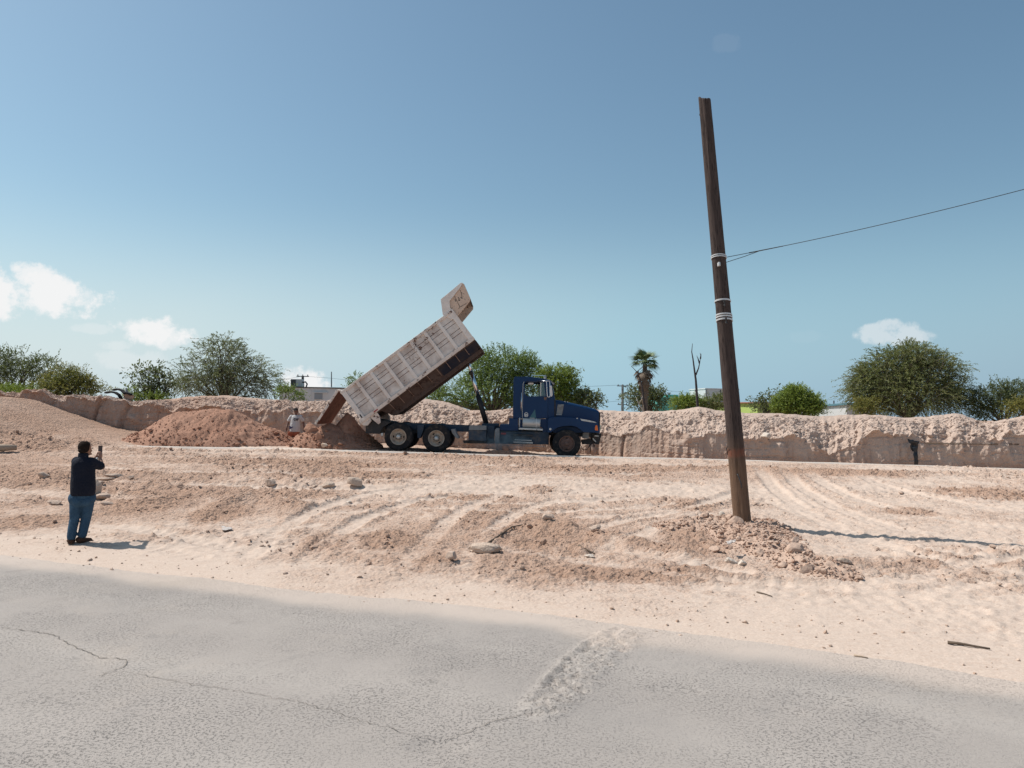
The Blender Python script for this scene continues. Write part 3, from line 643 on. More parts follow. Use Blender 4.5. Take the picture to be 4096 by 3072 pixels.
def tbox(name, a, b, y0, y1, mat, bevel=.008, parent=None):
    (x0, z0), (x1, z1) = a, b
    return MB().box(((x0+x1)/2, (y0+y1)/2, (z0+z1)/2), (abs(x1-x0), abs(y1-y0), abs(z1-z0))).build(name, mat, parent or truck, bevel=bevel)
# --- frame
FZ0, FZ1 = Z2(400, 1190)[1], Z2(400, 1108)[1]; FX0 = Z1(640, 1300)[0]; FX1 = Z3(1700, 1100)[0]
for y in (-.43, .43): tbox('frame_rail', (FX0, FZ0), (FX1, FZ1), y-.045, y+.045, M['bluedark'])
for x in (FX0+.25, FX0+1.0, FX0+2.1, -2.6, -1.4): tbox('cross_member', (x, FZ0+.04), (x+.12, FZ1-.04), -.40, .40, M['bluedark'], 0)
# --- wheels
def tyre_mesh(w):
    R = WR; pr = [(.295, 0), (.32, .015), (.40, .0), (.47, .008), (.505, .03), (R, .055), (R, w*.30), (R-.018, w*.31), (R-.018, w*.34), (R, w*.35), (R, w*.48), (R-.018, w*.49), (R-.018, w*.52), (R, w*.53)]
    pr = pr+[(r, w-h) for r, h in pr[::-1]][1:]
    mb = MB(); mb.lathe(pr, (0, -w/2, 0), 'Y', 72, lambda j, k: (1-.022*(k % 3 == 0)) if 4 <= j <= 6 or len(pr)-7 <= j <= len(pr)-5 else 1)
    return mb
def rim_rear(w):
    mb = MB(); mb.lathe([(.0, .105), (.11, .105), (.12, .125), (.24, .13), (.255, .05), (.275, .02), (.30, -.005), (.305, .02), (.30, .2)], (0, -w/2, 0), 'Y', 40); return mb
def rim_front(w):
    mb = MB(); mb.lathe([(.0, .02), (.11, .02), (.16, .03), (.235, .045), (.25, .07), (.27, .03), (.292, -.004), (.303, .02), (.30, .2)], (0, -w/2, 0), 'Y', 40); return mb
TW = .27
def mesh_of(o): return o.data
proto = {}
o = tyre_mesh(TW).build('tyre', M['rubber'], smooth=True); proto['tyre'] = o.data; bpy.data.objects.remove(o)
for p in proto['tyre'].polygons: p.use_smooth = True
o = rim_rear(TW).build('rim', M['rimcream'], smooth=True); proto['rr'] = o.data; bpy.data.objects.remove(o)
o = rim_front(TW).build('rim', M['rimrust'], smooth=True); proto['rf'] = o.data; bpy.data.objects.remove(o)
mb = MB(); mb.lathe([(0, -.02), (.055, -.02), (.075, 0), (.085, .10), (.085, .12)], (0, -TW/2, 0), 'Y', 24); o = mb.build('hub', M['alu'], smooth=True); proto['hub'] = o.data; bpy.data.objects.remove(o)
mb = MB(); mb.lathe([(0, -.035), (.05, -.035), (.07, -.02), (.085, .02), (.09, .03)], (0, -TW/2, 0), 'Y', 24); o = mb.build('hub', M['rimrust'], smooth=True); proto['hubf'] = o.data; bpy.data.objects.remove(o)
def nut_mesh(rr, yo, r, mat):
    o = MB().lathe([(0, -.03), (r, -.03), (r*1.12, .03)], (0, -TW/2+yo, 0), 'Y', 6).build('lug_nut', mat); me = o.data; bpy.data.objects.remove(o); return me
proto['nut'] = nut_mesh(.112, .10, .016, M['black']); proto['nutf'] = nut_mesh(.135, .02, .014, M['rimrust'])
M['hole'] = simple('hand_hole_shadow', (0.008, 0.008, 0.009), .95)
def hole_mesh(yoff):
    V = [Vector((.048*math.cos(q), -TW/2+yoff, .026*math.sin(q))) for q in np.linspace(0, 2*math.pi, 12, endpoint=False)]
    o = MB().add(V, [tuple(range(12))]).build('hand_hole', M['hole']); me = o.data; bpy.data.objects.remove(o); return me
proto['hh'] = hole_mesh(.122); proto['hhf'] = hole_mesh(.026)
def wheel(x, y, z, front=False, flip=False, rim=True, spin=0.0):
    e = empty('wheel', (x, y, z), truck); e.rotation_euler = (0, spin, math.pi if flip else 0)
    place('tyre', proto['tyre'], e)
    if rim:
        place('rim', proto['rf' if front else 'rr'], e); place('hub', proto['hubf' if front else 'hub'], e)
        if not flip:
            for k in range(10):
                a = 2*math.pi*k/10; r = .135 if front else .112; place('lug_nut', proto['nutf' if front else 'nut'], e, (r*math.cos(a), 0, r*math.sin(a)))
            for k in (0, 1):
                a = math.pi*k+.5; r = .205 if front else .19; h = place('hand_hole', proto['hhf' if front else 'hh'], e, (r*math.cos(a), 0, r*math.sin(a))); h.rotation_euler.y = -a+math.pi/2
    else: place('rim', proto['rr'], e)
xr1 = T(1593, 1747)[0]; xr2 = T(1745, 1756)[0]
for x, sp in ((xr1, .5), (xr2, 1.4)):
    wheel(x, -1.22+TW/2, WR, spin=sp); wheel(x, -1.22+TW*1.5+.07, WR, rim=False, spin=.3)
    wheel(x, 1.22-TW/2, WR, flip=True); wheel(x, 1.22-TW*1.5-.07, WR, flip=True, rim=False)
wheel(0, -1.22+TW/2, WR, True, spin=-1.1); wheel(0, 1.22-TW/2, WR, True, True)
for x in (xr1, xr2, 0):
    MB().tube([(x, -.95, WR), (x, .95, WR)], .07 if x else .05, 12).build('axle', M['black'], truck, smooth=True)
for x in (xr1, xr2): MB().lathe([(0, -.2), (.14, -.18), (.2, 0), (.14, .18), (0, .2)], (x, 0, WR), 'Y', 20).build('differential', M['black'], truck, smooth=True)
xm = (xr1+xr2)/2
for y in (-.56, .56):
    MB().prism([(xr1-.1, WR+.08), (xm-.1, WR+.28), (xm+.1, WR+.28), (xr2+.1, WR+.08), (xr2+.1, WR+.02), (xm, WR+.16), (xr1-.1, WR+.02)], y-.04, y+.04).build('leaf_spring', M['black'], truck)
tp('suspension_hanger', P2([(-60+300*0-30, 1130), (20, 1130), (0, 1230), (-45, 1230)], -1.0) if False else [Z1(975, 1285, -.9), Z1(1030, 1285, -.9), Z1(1025, 1330, -.9), Z1(1000, 1395, -.9), Z1(975, 1395, -.9)], -.95, -.50, M['bluedark'], .01)
tp('mud_guard', [Z1(1255, 1320, -1.1), Z1(1285, 1318, -1.1), Z1(1295, 1350, -1.1), Z1(1318, 1385, -1.1), Z1(1318, 1398, -1.1), Z1(1295, 1395, -1.1), Z1(1262, 1352, -1.1)], -1.15, -.55, M['grey'], .015)
tp('rear_bolster', [Z1(545, 1275, -1.0), Z1(600, 1235, -1.0), Z1(760, 1262, -1.0), Z1(690, 1305, -1.0), Z1(660, 1360, -1.0), Z1(545, 1355, -1.0)], -1.02, .9, M['black'], .01)
tp('tail_lamp', [Z1(672, 1352, -1.1), Z1(690, 1352, -1.1), Z1(690, 1375, -1.1), Z1(672, 1375, -1.1)], -1.12, -1.0, M['alu'], .005)
# --- boxes and tanks between the axles
tbox('tool_box', Z2(385, 1290), Z2(612, 1165), -1.15, -.55, M['bluedark'], .02)
tp('box_lid', P2([(388, 1160), (612, 1160), (612, 1104), (400, 1104)]), -1.17, -.50, M['grey'], .012)
tp('fuel_tank', P2([(320, 1292), (712, 1292), (712, 1330), (330, 1325)], -1.0), -1.0, -.48, M['black'], .01)
tp('tank_guard', P2([(716, 1330), (716, 1160), (735, 1138), (777, 1138), (777, 1330)]), -1.19, -.55, M['grey'], .02)
tbox('pump_housing', Z2(612, 1290, -.9), Z2(716, 1110, -.9), -.95, -.48, M['bluedark'], .02)
tp('deck_step', P2([(780, 1165), (780, 1092), (893, 1092), (898, 1015), (1012, 1015), (1012, 1170)]), -1.10, 1.10, M['blue'], .012)
tp('lower_panel', P2([(780, 1172), (1395, 1180), (1395, 1340), (950, 1335), (780, 1330)], -1.02), -1.02, -.48, M['bluedark'], .012)
tp('side_reflector', P2([(795, 1192), (858, 1194), (858, 1215), (795, 1213)], -1.03), -1.035, -1.0, M['redlens'], .004)
for a, b in (((968, 1275), (1180, 1298)), ((950, 1300), (1193, 1330))): tbox('cab_step', Z2(*a), Z2(*b), -1.2, -.98, M['alu'], .006)
tp('step_frame', P2([(945, 1205), (1195, 1215), (1195, 1235), (968, 1228), (968, 1330), (945, 1330)]), -1.16, -1.0, M['black'], .008)
tbox('running_bar', Z2(860, 1348), Z2(1345, 1372), -1.18, -1.08, M['alu'], .006)
tbox('sill_bar', Z2(1018, 1130), Z2(1318, 1166), -1.19, -.95, M['alu'], .008)
for u in (1075, 1238): tp('bolt', P2([(u, 1150), (u+10, 1150), (u+10, 1160), (u, 1160)], -1.2), -1.195, -1.18, M['black'], 0)
ax, az = Z2(1180, 1072); tx0, tx1 = Z2(1065, 1072)[0], Z2(1290, 1072)[0]
MB().lathe([(0, tx0-.0), (.17, tx0), (.185, tx0+.02), (.185, tx1-.02), (.17, tx1), (0, tx1)], (0, -.98, az), 'X', 32).build('air_tank', M['alu'], truck, smooth=True)
for u in (1072, 1282): MB().lathe([(.186, 0), (.192, 0), (.192, .025), (.186, .025)], (Z2(u, 0)[0]-.012, -.98, az), 'X', 32).build('tank_strap', M['white'], truck)
tp('exhaust_box', P3([(325, 860), (395, 860), (395, 1060), (325, 1060)], -1.0), -.99, -.3, M['blue'], .01)
tp('under_cab_panel', P3([(705, 860), (850, 855), (850, 1090), (745, 1090), (745, 1010), (705, 1000)], -1.03), -1.03, -.4, M['blue'], .01)
tp('fender_badge', [(Z3(878, 1032, -1.19)[0]+.045*math.cos(a), Z3(878, 1032, -1.19)[1]+.045*math.sin(a)) for a in np.linspace(0, 6.283, 14)[:-1]], -1.215, -1.18, M['alu'], .004)
# --- cab shell
CY = 1.02
cab_side = P3([(226, 848), (238, 150), (246, 128), (268, 114), (500, 117), (640, 132), (800, 158), (880, 196), (915, 340), (948, 515), (950, 850)], -CY)
win = P3([(432, 230), (446, 216), (770, 216), (802, 458), (480, 460), (434, 415)], -CY)
for s in (-1, 1): tp('cab_side', cab_side, s*CY, s*(CY-.05), M['blue'], .01, holes=[win])
nP = len(cab_side)
mb = MB(); ends = [(0, 1, 'back_wall'), ]
def span(name, pts, mat, th=.04, w=CY-.052, bevel=.01):
    """sheet across the cab following side points"""
    mb = MB(); n = len(pts); V = []
    for i, p in enumerate(pts):
        a = pts[max(i-1, 0)]; b = pts[min(i+1, n-1)]; t = Vector((b[0]-a[0], b[1]-a[1])).normalized(); nn = Vector((t.y, -t.x))*th
        for y in (-w, w): V.append((p[0], y, p[1])); V.append((p[0]+nn.x, y, p[1]+nn.y))
    Fc = []
    for i in range(n-1):
        a = 4*i; b = 4*(i+1); Fc += [(a, b, b+2, a+2), (a+1, a+3, b+3, b+1), (a, a+1, b+1, b), (a+2, b+2, b+3, a+3)]
    Fc += [(0, 2, 3, 1), (4*n-4, 4*n-3, 4*n-1, 4*n-2)]
    mb.add(V, Fc); return mb.build(name, mat, truck)
span('back_wall', cab_side[0:4], M['blue']); span('roof', cab_side[3:8], M['blue'])
span('floor', [cab_side[-1], cab_side[0]], M['black'])
ws = P3([(905, 290), (945, 505)], -CY); 
wsf = [cab_side[7], cab_side[8], cab_side[9]]
for s in (-1, 1): MB().tube([(wsf[0][0], s*.97, wsf[0][1]), (wsf[1][0], s*.97, wsf[1][1]), (wsf[2][0], s*.97, wsf[2][1])], .035, 8).build('windscreen_pillar', M['blue'], truck)
MB().tube([(wsf[0][0]+.03, 0, wsf[0][1]), (wsf[2][0]+.03, 0, wsf[2][1])], .02, 8).build('windscreen_divider', M['black'], truck)
g_ = MB(); g_.add([(wsf[0][0], -.95, wsf[0][1]), (wsf[0][0], .95, wsf[0][1]), (wsf[2][0], .95, wsf[2][1]), (wsf[2][0], -.95, wsf[2][1])], [(0, 1, 2, 3)]); g_.build('windscreen', M['glass'], truck)
span('firewall', [cab_side[-2], cab_side[-1]], M['black'], th=-.05)
door = P3([(393, 838), (390, 700), (402, 235), (420, 205), (775, 205), (812, 300), (834, 470), (830, 838)], -CY-.02)
for s in (-1, 1):
    d_ = tp('door', door, s*(CY+.004), s*(CY+.028), M['blue'], .008, holes=[win])
    for u0, u1, v0, v1 in ((395, 425, 206, 836),):
        MB().tube([(*[Z3(392, 836, -CY)[0]], s*(CY+.03), Z3(392, 836, -CY)[1]), (Z3(388, 700, -CY)[0], s*(CY+.03), Z3(388, 700, -CY)[1]), (Z3(403, 240, -CY)[0], s*(CY+.03), Z3(403, 240, -CY)[1]), (Z3(421, 204, -CY)[0], s*(CY+.03), Z3(421, 204, -CY)[1])], .010, 6).build('door_seal', M['alu'], d_)
    MB().tube([(Z3(770, 216, -CY)[0], s*(CY+.03), Z3(770, 216, -CY)[1]), (Z3(455, 200, -CY)[0], s*(CY+.03), Z3(455, 200, -CY)[1])], .009, 6).build('window_trim', M['black'], d_)
    MB().prism(P3([(704, 218), (722, 218), (718, 456), (702, 456)], -CY), s*(CY+.01), s*(CY-.03)).build('window_post', M['alu'], d_)
    MB().prism(P3([(722, 218), (768, 218), (798, 456), (720, 456)], -CY), s*(CY-.006), s*(CY-.012)).build('vent_pane', M['glass'], d_)
    MB().prism(P3([(765, 470), (815, 470), (812, 510), (795, 528), (770, 515)], -CY), s*(CY+.03), s*(CY+.045)).build('mirror_bracket', M['rimrust'], d_)
dn = [o for o in truck.children if o.name.startswith('door')][0]
st_ = P3([(425, 760), (458, 736), (490, 758), (490, 805), (478, 818), (432, 818), (424, 805)], -CY-.03); st_i = P3([(434, 765), (458, 746), (481, 763), (481, 802), (474, 809), (437, 809), (433, 802)], -CY-.03)
MB().prism(st_, -CY-.034, -CY-.029, [st_i]).build('house_sticker', M['white'], dn)
MB().prism(P3([(437, 772), (478, 772), (478, 800), (462, 800), (462, 782), (455, 782), (455, 805), (437, 800)], -CY-.03), -CY-.034, -CY-.029).build('sticker_emblem', M['white'], dn)
MB().prism(P3([(612, 684), (630, 836), (516, 834)], -CY-.03), -CY-.033, -CY-.029).build('triangle_sticker', M['teal'], dn)
MB().prism(P3([(516, 836), (608, 838), (606, 844), (516, 842)], -CY-.03), -CY-.034, -CY-.029).build('sticker_edge', M['white'], dn)
tp('window_visor_lamp', P3([(485, 236), (495, 222), (580, 220), (592, 236), (580, 254), (500, 256)], -CY+.12), -CY+.10, -CY+.14, M['white'], .008)
gx_, gz0 = Z3(378, 395, -CY); _, gz1 = Z3(370, 712, -CY)
MB().tube([(gx_, -CY-.005, gz0), (gx_, -CY-.07, gz0-.01), (Z3(374, 500, -CY)[0], -CY-.07, (gz0+gz1)/2), (Z3(369, 700, -CY)[0], -CY-.07, gz1+.01), (Z3(369, 712, -CY)[0], -CY-.005, gz1)], .014, 8).build('grab_handle', M['chrome'], truck, smooth=True)
for s in (-1, 1):
    yy = s*1.30
    loop = [Z3(u, v, -1.3) for u, v in [(650, 186), (800, 192), (850, 192), (868, 205), (876, 455), (860, 474), (838, 472), (826, 450), (812, 205), (800, 192)]]
    MB().tube([(loop[0][0], s*CY, loop[0][1])]+[(p[0], yy, p[1]) for p in loop[1:]], .016, 8).build('mirror_frame', M['chrome'], truck, smooth=True)
    MB().tube([(Z3(850, 470, -1.2)[0], yy, Z3(850, 470, -1.2)[1]), (Z3(790, 480, -1.2)[0], s*CY, Z3(790, 480, -1.2)[1])], .012, 6).build('mirror_stay', M['chrome'], truck)
    MB().prism(P3([(862, 274), (905, 272), (920, 430), (905, 468), (878, 455)], -1.3), yy-.05, yy+.05).build('side_mirror', M['white'], truck, bevel=.012)
tp('sun_visor', P3([(800, 152), (870, 172), (955, 236), (940, 268), (880, 200), (800, 160)], -CY), -1.0, 1.0, M['grey'], .004)
for y in (-.55, -.1, .35, .75):
    MB().tube([(Z3(545, 118, y)[0], y, Z3(545, 118, y)[1]), (Z3(560, 96, y)[0], y, Z3(560, 92, y)[1]), (Z3(800, 100, y)[0], y, Z3(800, 100, y)[1]), (Z3(802, 150, y)[0], y, Z3(802, 150, y)[1])], .012, 6).build('roof_horn', M['chrome'], truck)
tp('roof_marker', P3([(790, 96), (812, 96), (816, 150), (795, 150)], -.6), -.65, .8, M['grey'], .006)
# interior
tp('seat', P3([(300, 840), (300, 480), (340, 470), (370, 700), (520, 710), (520, 840)], -.5), -.85, -.3, M['cloth'], .03); tp('seat', P3([(300, 840), (300, 480), (340, 470), (370, 700), (520, 710), (520, 840)], .5), .3, .85, M['cloth'], .03)
tp('dashboard', P3([(800, 520), (945, 520), (945, 800), (860, 800)], 0), -.95, .95, M['black'], .03)
sw = Z3(760, 560, .5); tor = []
for k in range(25):
    a = 2*math.pi*k/24; tor.append((sw[0]+.07*math.sin(a)*-.6, .5+.21*math.cos(a), sw[1]+.2*math.sin(a)))
MB().tube(tor, .016, 6, cap=False).build('steering_wheel', M['black'], truck)
# --- hood
hood_st = [(952, 518, .93), (1040, 530, .92), (1130, 548, .915), (1280, 580, .90), (1420, 614, .885), (1560, 648, .87), (1660, 678, .85), (1712, 700, .83), (1738, 722, .80)]
mb = MB(); V = []; Fc = []; n_ = 0
for u, v, w in hood_st:
    x, zt = Z3(u, v, -.9); zb = Z3(u, 1095, -.9)[1]; r = .13; prof = [(-w, zb), (-w, (zt+zb)/2)]+[(-w+r-r*math.cos(a), zt-r+r*math.sin(a)) for a in np.linspace(0.1, math.pi/2, 6)]
    prof = prof+[(-y, z) for y, z in prof[::-1]]; n_ = len(prof); V += [(x, y, z) for y, z in prof]
for i in range(len(hood_st)-1):
    for k in range(n_-1): a = i*n_+k; b = a+n_; Fc.append((a, a+1, b+1, b))
Fc.append(tuple(range(n_))); Fc.append(tuple(range((len(hood_st)-1)*n_, len(hood_st)*n_))[::-1])
mb.add(V, Fc); hood = mb.build('hood', M['blue'], truck, bevel=.006); 
MB().prism(P3([(1008, 602), (1116, 598), (1085, 775), (984, 772)], -.93), -.95, -.86).build('vent_panel', M['grey'], hood, bevel=.006)
MB().prism(P3([(978, 776), (1078, 779), (1078, 786), (978, 783)], -.93), -.955, -.88).build('hood_badge', M['white'], hood)
for u, v in ((1135, 552), (1180, 556)): MB().prism(P3([(u-12, v-8), (u+4, v-6), (u+14, v+14), (u, v+10)], -.85), -.86, -.80).build('hood_latch', M['alu'], hood)
xg = Z3(1738, 900, -.8)[0]; zg1 = Z3(1738, 735, -.8)[1]; zg0 = Z3(1738, 1095, -.8)[1]
gr = MB().box((xg+.015, 0, (zg0+zg1)/2), (.03, 1.5, zg1-zg0)).build('grille', M['black'], truck)
for k in range(9): MB().box((xg+.035, 0, zg0+.06+k*(zg1-zg0-.1)/8), (.02, 1.4, .018)).build('grille_bar', M['chrome'], gr)
# --- front fenders
fen = P3([(832, 1092), (836, 880), (850, 848), (880, 832), (960, 822), (1120, 822), (1300, 834), (1405, 850), (1550, 876), (1650, 902), (1708, 936), (1738, 990), (1752, 1098),
          (1462, 1088), (1440, 1070), (1390, 1030), (1335, 994), (1245, 975), (1150, 978), (1060, 992), (1000, 1010), (945, 1048), (893, 1092)], -1.2)
for s in (-1, 1):
    f_ = MB().prism(fen, s*1.20, s*.80).build('fender', M['blue'], truck, bevel=.045, seg=4)
    MB().prism(P3([(1400, 850), (1550, 876), (1650, 902), (1702, 930), (1690, 925), (1560, 908), (1425, 886)], -1.2), s*1.203, s*1.12).build('fender_marker', M['alu'], f_, bevel=.004)
    MB().prism(P3([(1672, 965), (1700, 968), (1712, 1058), (1658, 1052), (1660, 1000)], -1.2), s*1.215, s*1.1).build('turn_signal', M['amber'], f_, bevel=.008)
    MB().prism(P3([(1335, 838), (1360, 838), (1360, 852), (1335, 852)], -1.2), s*1.21, s*1.15).build('marker_lamp', M['white'], f_, bevel=.003)
    MB().box((Z3(1735, 1000, -.95)[0]+.03, s*.92, Z3(1735, 1010, -.95)[1]), (.05, .30, .2)).build('headlight', M['glass'], f_, bevel=.01)
    arch = P3([(835, 1300), (842, 1200), (870, 1110), (940, 1050), (1000, 1012), (1150, 982), (1335, 998), (1440, 1075), (1460, 1100)], -1.0)
    V = []; Fc = []
    for i, p in enumerate(arch):
        V += [(p[0], s*1.17, p[1]), (p[0], s*.62, p[1])]
        if i: Fc.append((2*i-2, 2*i-1, 2*i+1, 2*i))
    MB().add(V, Fc).build('wheel_arch', M['black'], truck)
# --- exposed nose below the missing bumper
tp('bumper_bracket', P3([(1450, 1090), (1555, 1090), (1548, 1195), (1470, 1200), (1432, 1180)], -.75), -.78, -.60, M['grey'], .006)
tp('frame_horn', P3([(1420, 1215), (1560, 1200), (1690, 1250), (1600, 1300), (1430, 1295)], -.45), -.52, -.40, M['black'], .01); tp('frame_horn', P3([(1420, 1215), (1560, 1200), (1690, 1250), (1600, 1300), (1430, 1295)], .45), .40, .52, M['black'], .01)
tp('radiator_support', P3([(1580, 1100), (1745, 1102), (1725, 1190), (1700, 1290), (1640, 1280), (1600, 1190)], 0), -.6, .6, M['black'], .01)
tp('tow_bracket', P3([(1625, 1185), (1680, 1250), (1668, 1262), (1610, 1200)], -.6), -.64, -.56, M['alu'], .004); tp('tow_bracket', P3([(1650, 1140), (1722, 1145), (1722, 1162), (1650, 1160)], -.66), -.70, -.6, M['alu'], .004)
def hose(pts, y, r=.014): MB().tube([(*Z3(u, v, y)[:1], y+.03*i, Z3(u, v, y)[1]) for i, (u, v) in enumerate(pts)], r, 6).build('loose_hose', M['black'], truck, smooth=True)
hose([(1420, 1330), (1432, 1370), (1475, 1398), (1530, 1385), (1555, 1345), (1580, 1300)], -.55); hose([(1590, 1290), (1570, 1340), (1585, 1400), (1578, 1448)], -.4); hose([(1640, 1280), (1635, 1330), (1650, 1350), (1655, 1310)], -.3)

# --- hydraulic ram
MB().tube([(*[Z1(1386, 735, 0)[0]], 0, Z1(1386, 735, 0)[1]), (Z1(1424, 858, 0)[0], 0, Z1(1424, 858, 0)[1])], .058, 20).build('ram_rod', M['chrome'], truck, smooth=True)
MB().tube([(Z1(1418, 838, 0)[0], 0, Z1(1418, 838, 0)[1]), (Z1(1480, 1046, 0)[0], 0, Z1(1480, 1046, 0)[1])], .072, 20).build('ram_stage', M['chrome'], truck, smooth=True)
MB().tube([(Z1(1416, 842, 0)[0], 0, Z1(1416, 842, 0)[1]), (Z1(1422, 866, 0)[0], 0, Z1(1422, 866, 0)[1])], .082, 20).build('ram_collar', M['black'], truck, smooth=True)
MB().tube([(Z1(1476, 1040, 0)[0], 0, Z1(1476, 1040, 0)[1]), (Z1(1546, 1275, 0)[0], 0, Z1(1546, 1275, 0)[1])], .10, 20).build('ram_barrel', M['black'], truck, smooth=True)
tp('ram_base', P2([(560, 1075), (770, 1078), (770, 1110), (560, 1108)], 0), -.5, .5, M['bluedark'], .01)

# ------------------------------------------------------------------ raised bed
bed = empty('dump_body', (0, 0, 0), truck)
A_ = Vector(Z1(520, 1258)); B_ = Vector(Z1(1448, 572)); C_ = Vector(Z1(338, 1008))
eu = (B_-A_).normalized(); ev = Vector((-eu.y, eu.x)); BL = (B_-A_).length; BH = (C_-A_).dot(ev); sk = (C_-A_).dot(eu)
def BP(u, y, v): p = A_+eu*u+ev*v; return (p.x, y, p.y)
def uv(p): d = Vector(p)-A_; return (d.dot(eu), d.dot(ev))
def bprism(name, poly, y0, y1, mat, bevel=.006, parent=None): return MB().prism(poly, y0, y1, fn=lambda u, y, v: BP(u, y, v)).build(name, mat, parent or bed, bevel=bevel)
BW_ = 1.20
def bquad(u0, u1, v0, v1): return [(u0, v0), (u1, v0), (u1, v1), (u0, v1)]
nb = 8; pw = .16; ribw = .125; top = BH; rail = .115
us = [pw/2+(BL-.19)*k/nb for k in range(nb+1)]
for s in (-1, 1):
    bprism('side_wall', bquad(.02, BL-.02, 0.02, top-.02), s*(BW_-.075), s*(BW_-.05), M['bedin'], 0)
vs = [rail, .36*top, .47*top, .66*top, .765*top, top-.09]
for k in range(nb):
    for j in range(5):
        t_ = .022+.008*random.random()
        bprism('plank', bquad(us[k]+ribw*.45, us[k+1]-ribw*.45, vs[j]+.009, vs[j+1]-.009), -(BW_-.05)-t_, -(BW_-.05), M['bed'], .004)
for s in (1,): bprism('outer_skin', bquad(.05, BL-.05, rail, top-.09), s*(BW_-.05), s*(BW_-.03), M['bed'], 0)
for s in (-1, 1):
    for k in range(1, nb):
        jit = random.uniform(-.008, .008)
        bprism('rib', bquad(us[k]-ribw/2+jit, us[k]+ribw/2+jit, rail-.01, top-.05), s*(BW_-.05), s*(BW_+.02), M['bedrib'], .012)
    bprism('rear_post', bquad(-.02, pw, -.03, top), s*(BW_-.06), s*(BW_+.025), M['bedrib'], .012)
    bprism('front_post', bquad(BL-.2, BL, 0, top+.02), s*(BW_-.06), s*(BW_+.022), M['bedrib'], .012)
    bprism('top_rail', bquad(-.04, BL-.06, top-.10, top+.0), s*(BW_-.07), s*(BW_+.03), M['bedrail'], .012)
    bprism('bottom_rail', bquad(-.10, BL+.01, -.02, rail), s*(BW_-.06), s*(BW_+.035), M['bedrail'], .012)
    bprism('latch_plate', bquad(.01, .13, .06, .34), s*(BW_+.025), s*(BW_+.037), M['bedrib'], .01)
    bprism('latch_slot', bquad(.045, .095, .12, .28), s*(BW_+.037), s*(BW_+.042), M['black'], .006)
bprism('reflector', bquad(.55, .72, .015, .06), -(BW_+.042), -(BW_+.033), M['redlens'], .002)
bprism('bed_floor', bquad(.0, BL, -.06, -.005), -(BW_-.065), BW_-.065, M['bedunder'], 0)
bprism('headboard', bquad(BL-.05, BL+.0, 0, top+.05), -(BW_-.07), BW_-.07, M['bed'], .006)
# slanting skirt below the rail with its gussets, longitudinal sill
hd = .40
us_ = BL*.66
mb = MB(); mb.add([BP(us_, -(BW_-.1), -.03), BP(BL-.02, -(BW_-.1), -.03), BP(BL-.02, -.72, -hd), BP(us_, -.72, -hd)], [(0, 1, 2, 3)]); mb.build('skirt', M['bedblue'], bed)
mb = MB(); mb.add([BP(.75, -(BW_-.1), -.03), BP(us_, -(BW_-.1), -.03), BP(us_, -.72, -hd), BP(.95, -.72, -hd)], [(0, 1, 2, 3)]); mb.build('skirt', M['bedunder'], bed)
mb = MB(); mb.add([BP(.75, (BW_-.1), -.03), BP(BL-.02, (BW_-.1), -.03), BP(BL-.02, .72, -hd), BP(.95, .72, -hd)], [(3, 2, 1, 0)]); mb.build('skirt', M['bedunder'], bed)
for s in (-1, 1): bprism('sill_beam', [(.9, -hd+.02), (BL+.02, -hd+.02), (BL+.02, -hd-.12), (1.15, -hd-.12)], s*.74, s*.58, M['bedunder'], .01)
bprism('belly_plate', bquad(.95, BL-.02, -hd-.02, -hd+.01), -.58, .58, M['bedunder'], 0)
bprism('nose_plate', bquad(BL-.035, BL+.015, -hd-.1, -.02), -.9, .9, M['bedunder'], .006)
for k in range(1, 10):
    u = .75+(BL-1.0)*k/9.6
    mb = MB(); mb.add([BP(u-.012, -(BW_-.03), -.02), BP(u-.012, -.70, -.02), BP(u-.012, -.70, -hd), BP(u-.012, -(BW_-.10), -.09), BP(u+.012, -(BW_-.03), -.02), BP(u+.012, -.70, -.02), BP(u+.012, -.70, -hd), BP(u+.012, -(BW_-.10), -.09)],
       [(0, 1, 2, 3), (7, 6, 5, 4), (0, 4, 5, 1), (1, 5, 6, 2), (2, 6, 7, 3), (3, 7, 4, 0)]); mb.build('gusset', M['gusset'], bed)
bprism('hinge_bracket', [(.30, -.02), (.62, -.02), (.62, -.22), (.50, -.42), (.40, -.42)], -(BW_-.02), -(BW_-.10), M['bedrail'], .008)
bprism('hinge_bracket', [(.30, -.02), (.62, -.02), (.62, -.22), (.50, -.42), (.40, -.42)], (BW_-.02), (BW_-.10), M['bedrail'], .008)
bprism('rear_apron', [(-.10, -.02), (.32, -.02), (.26, -.16), (.05, -.22), (-.07, -.13)], -(BW_+.0), BW_, M['bedrail'], .01)
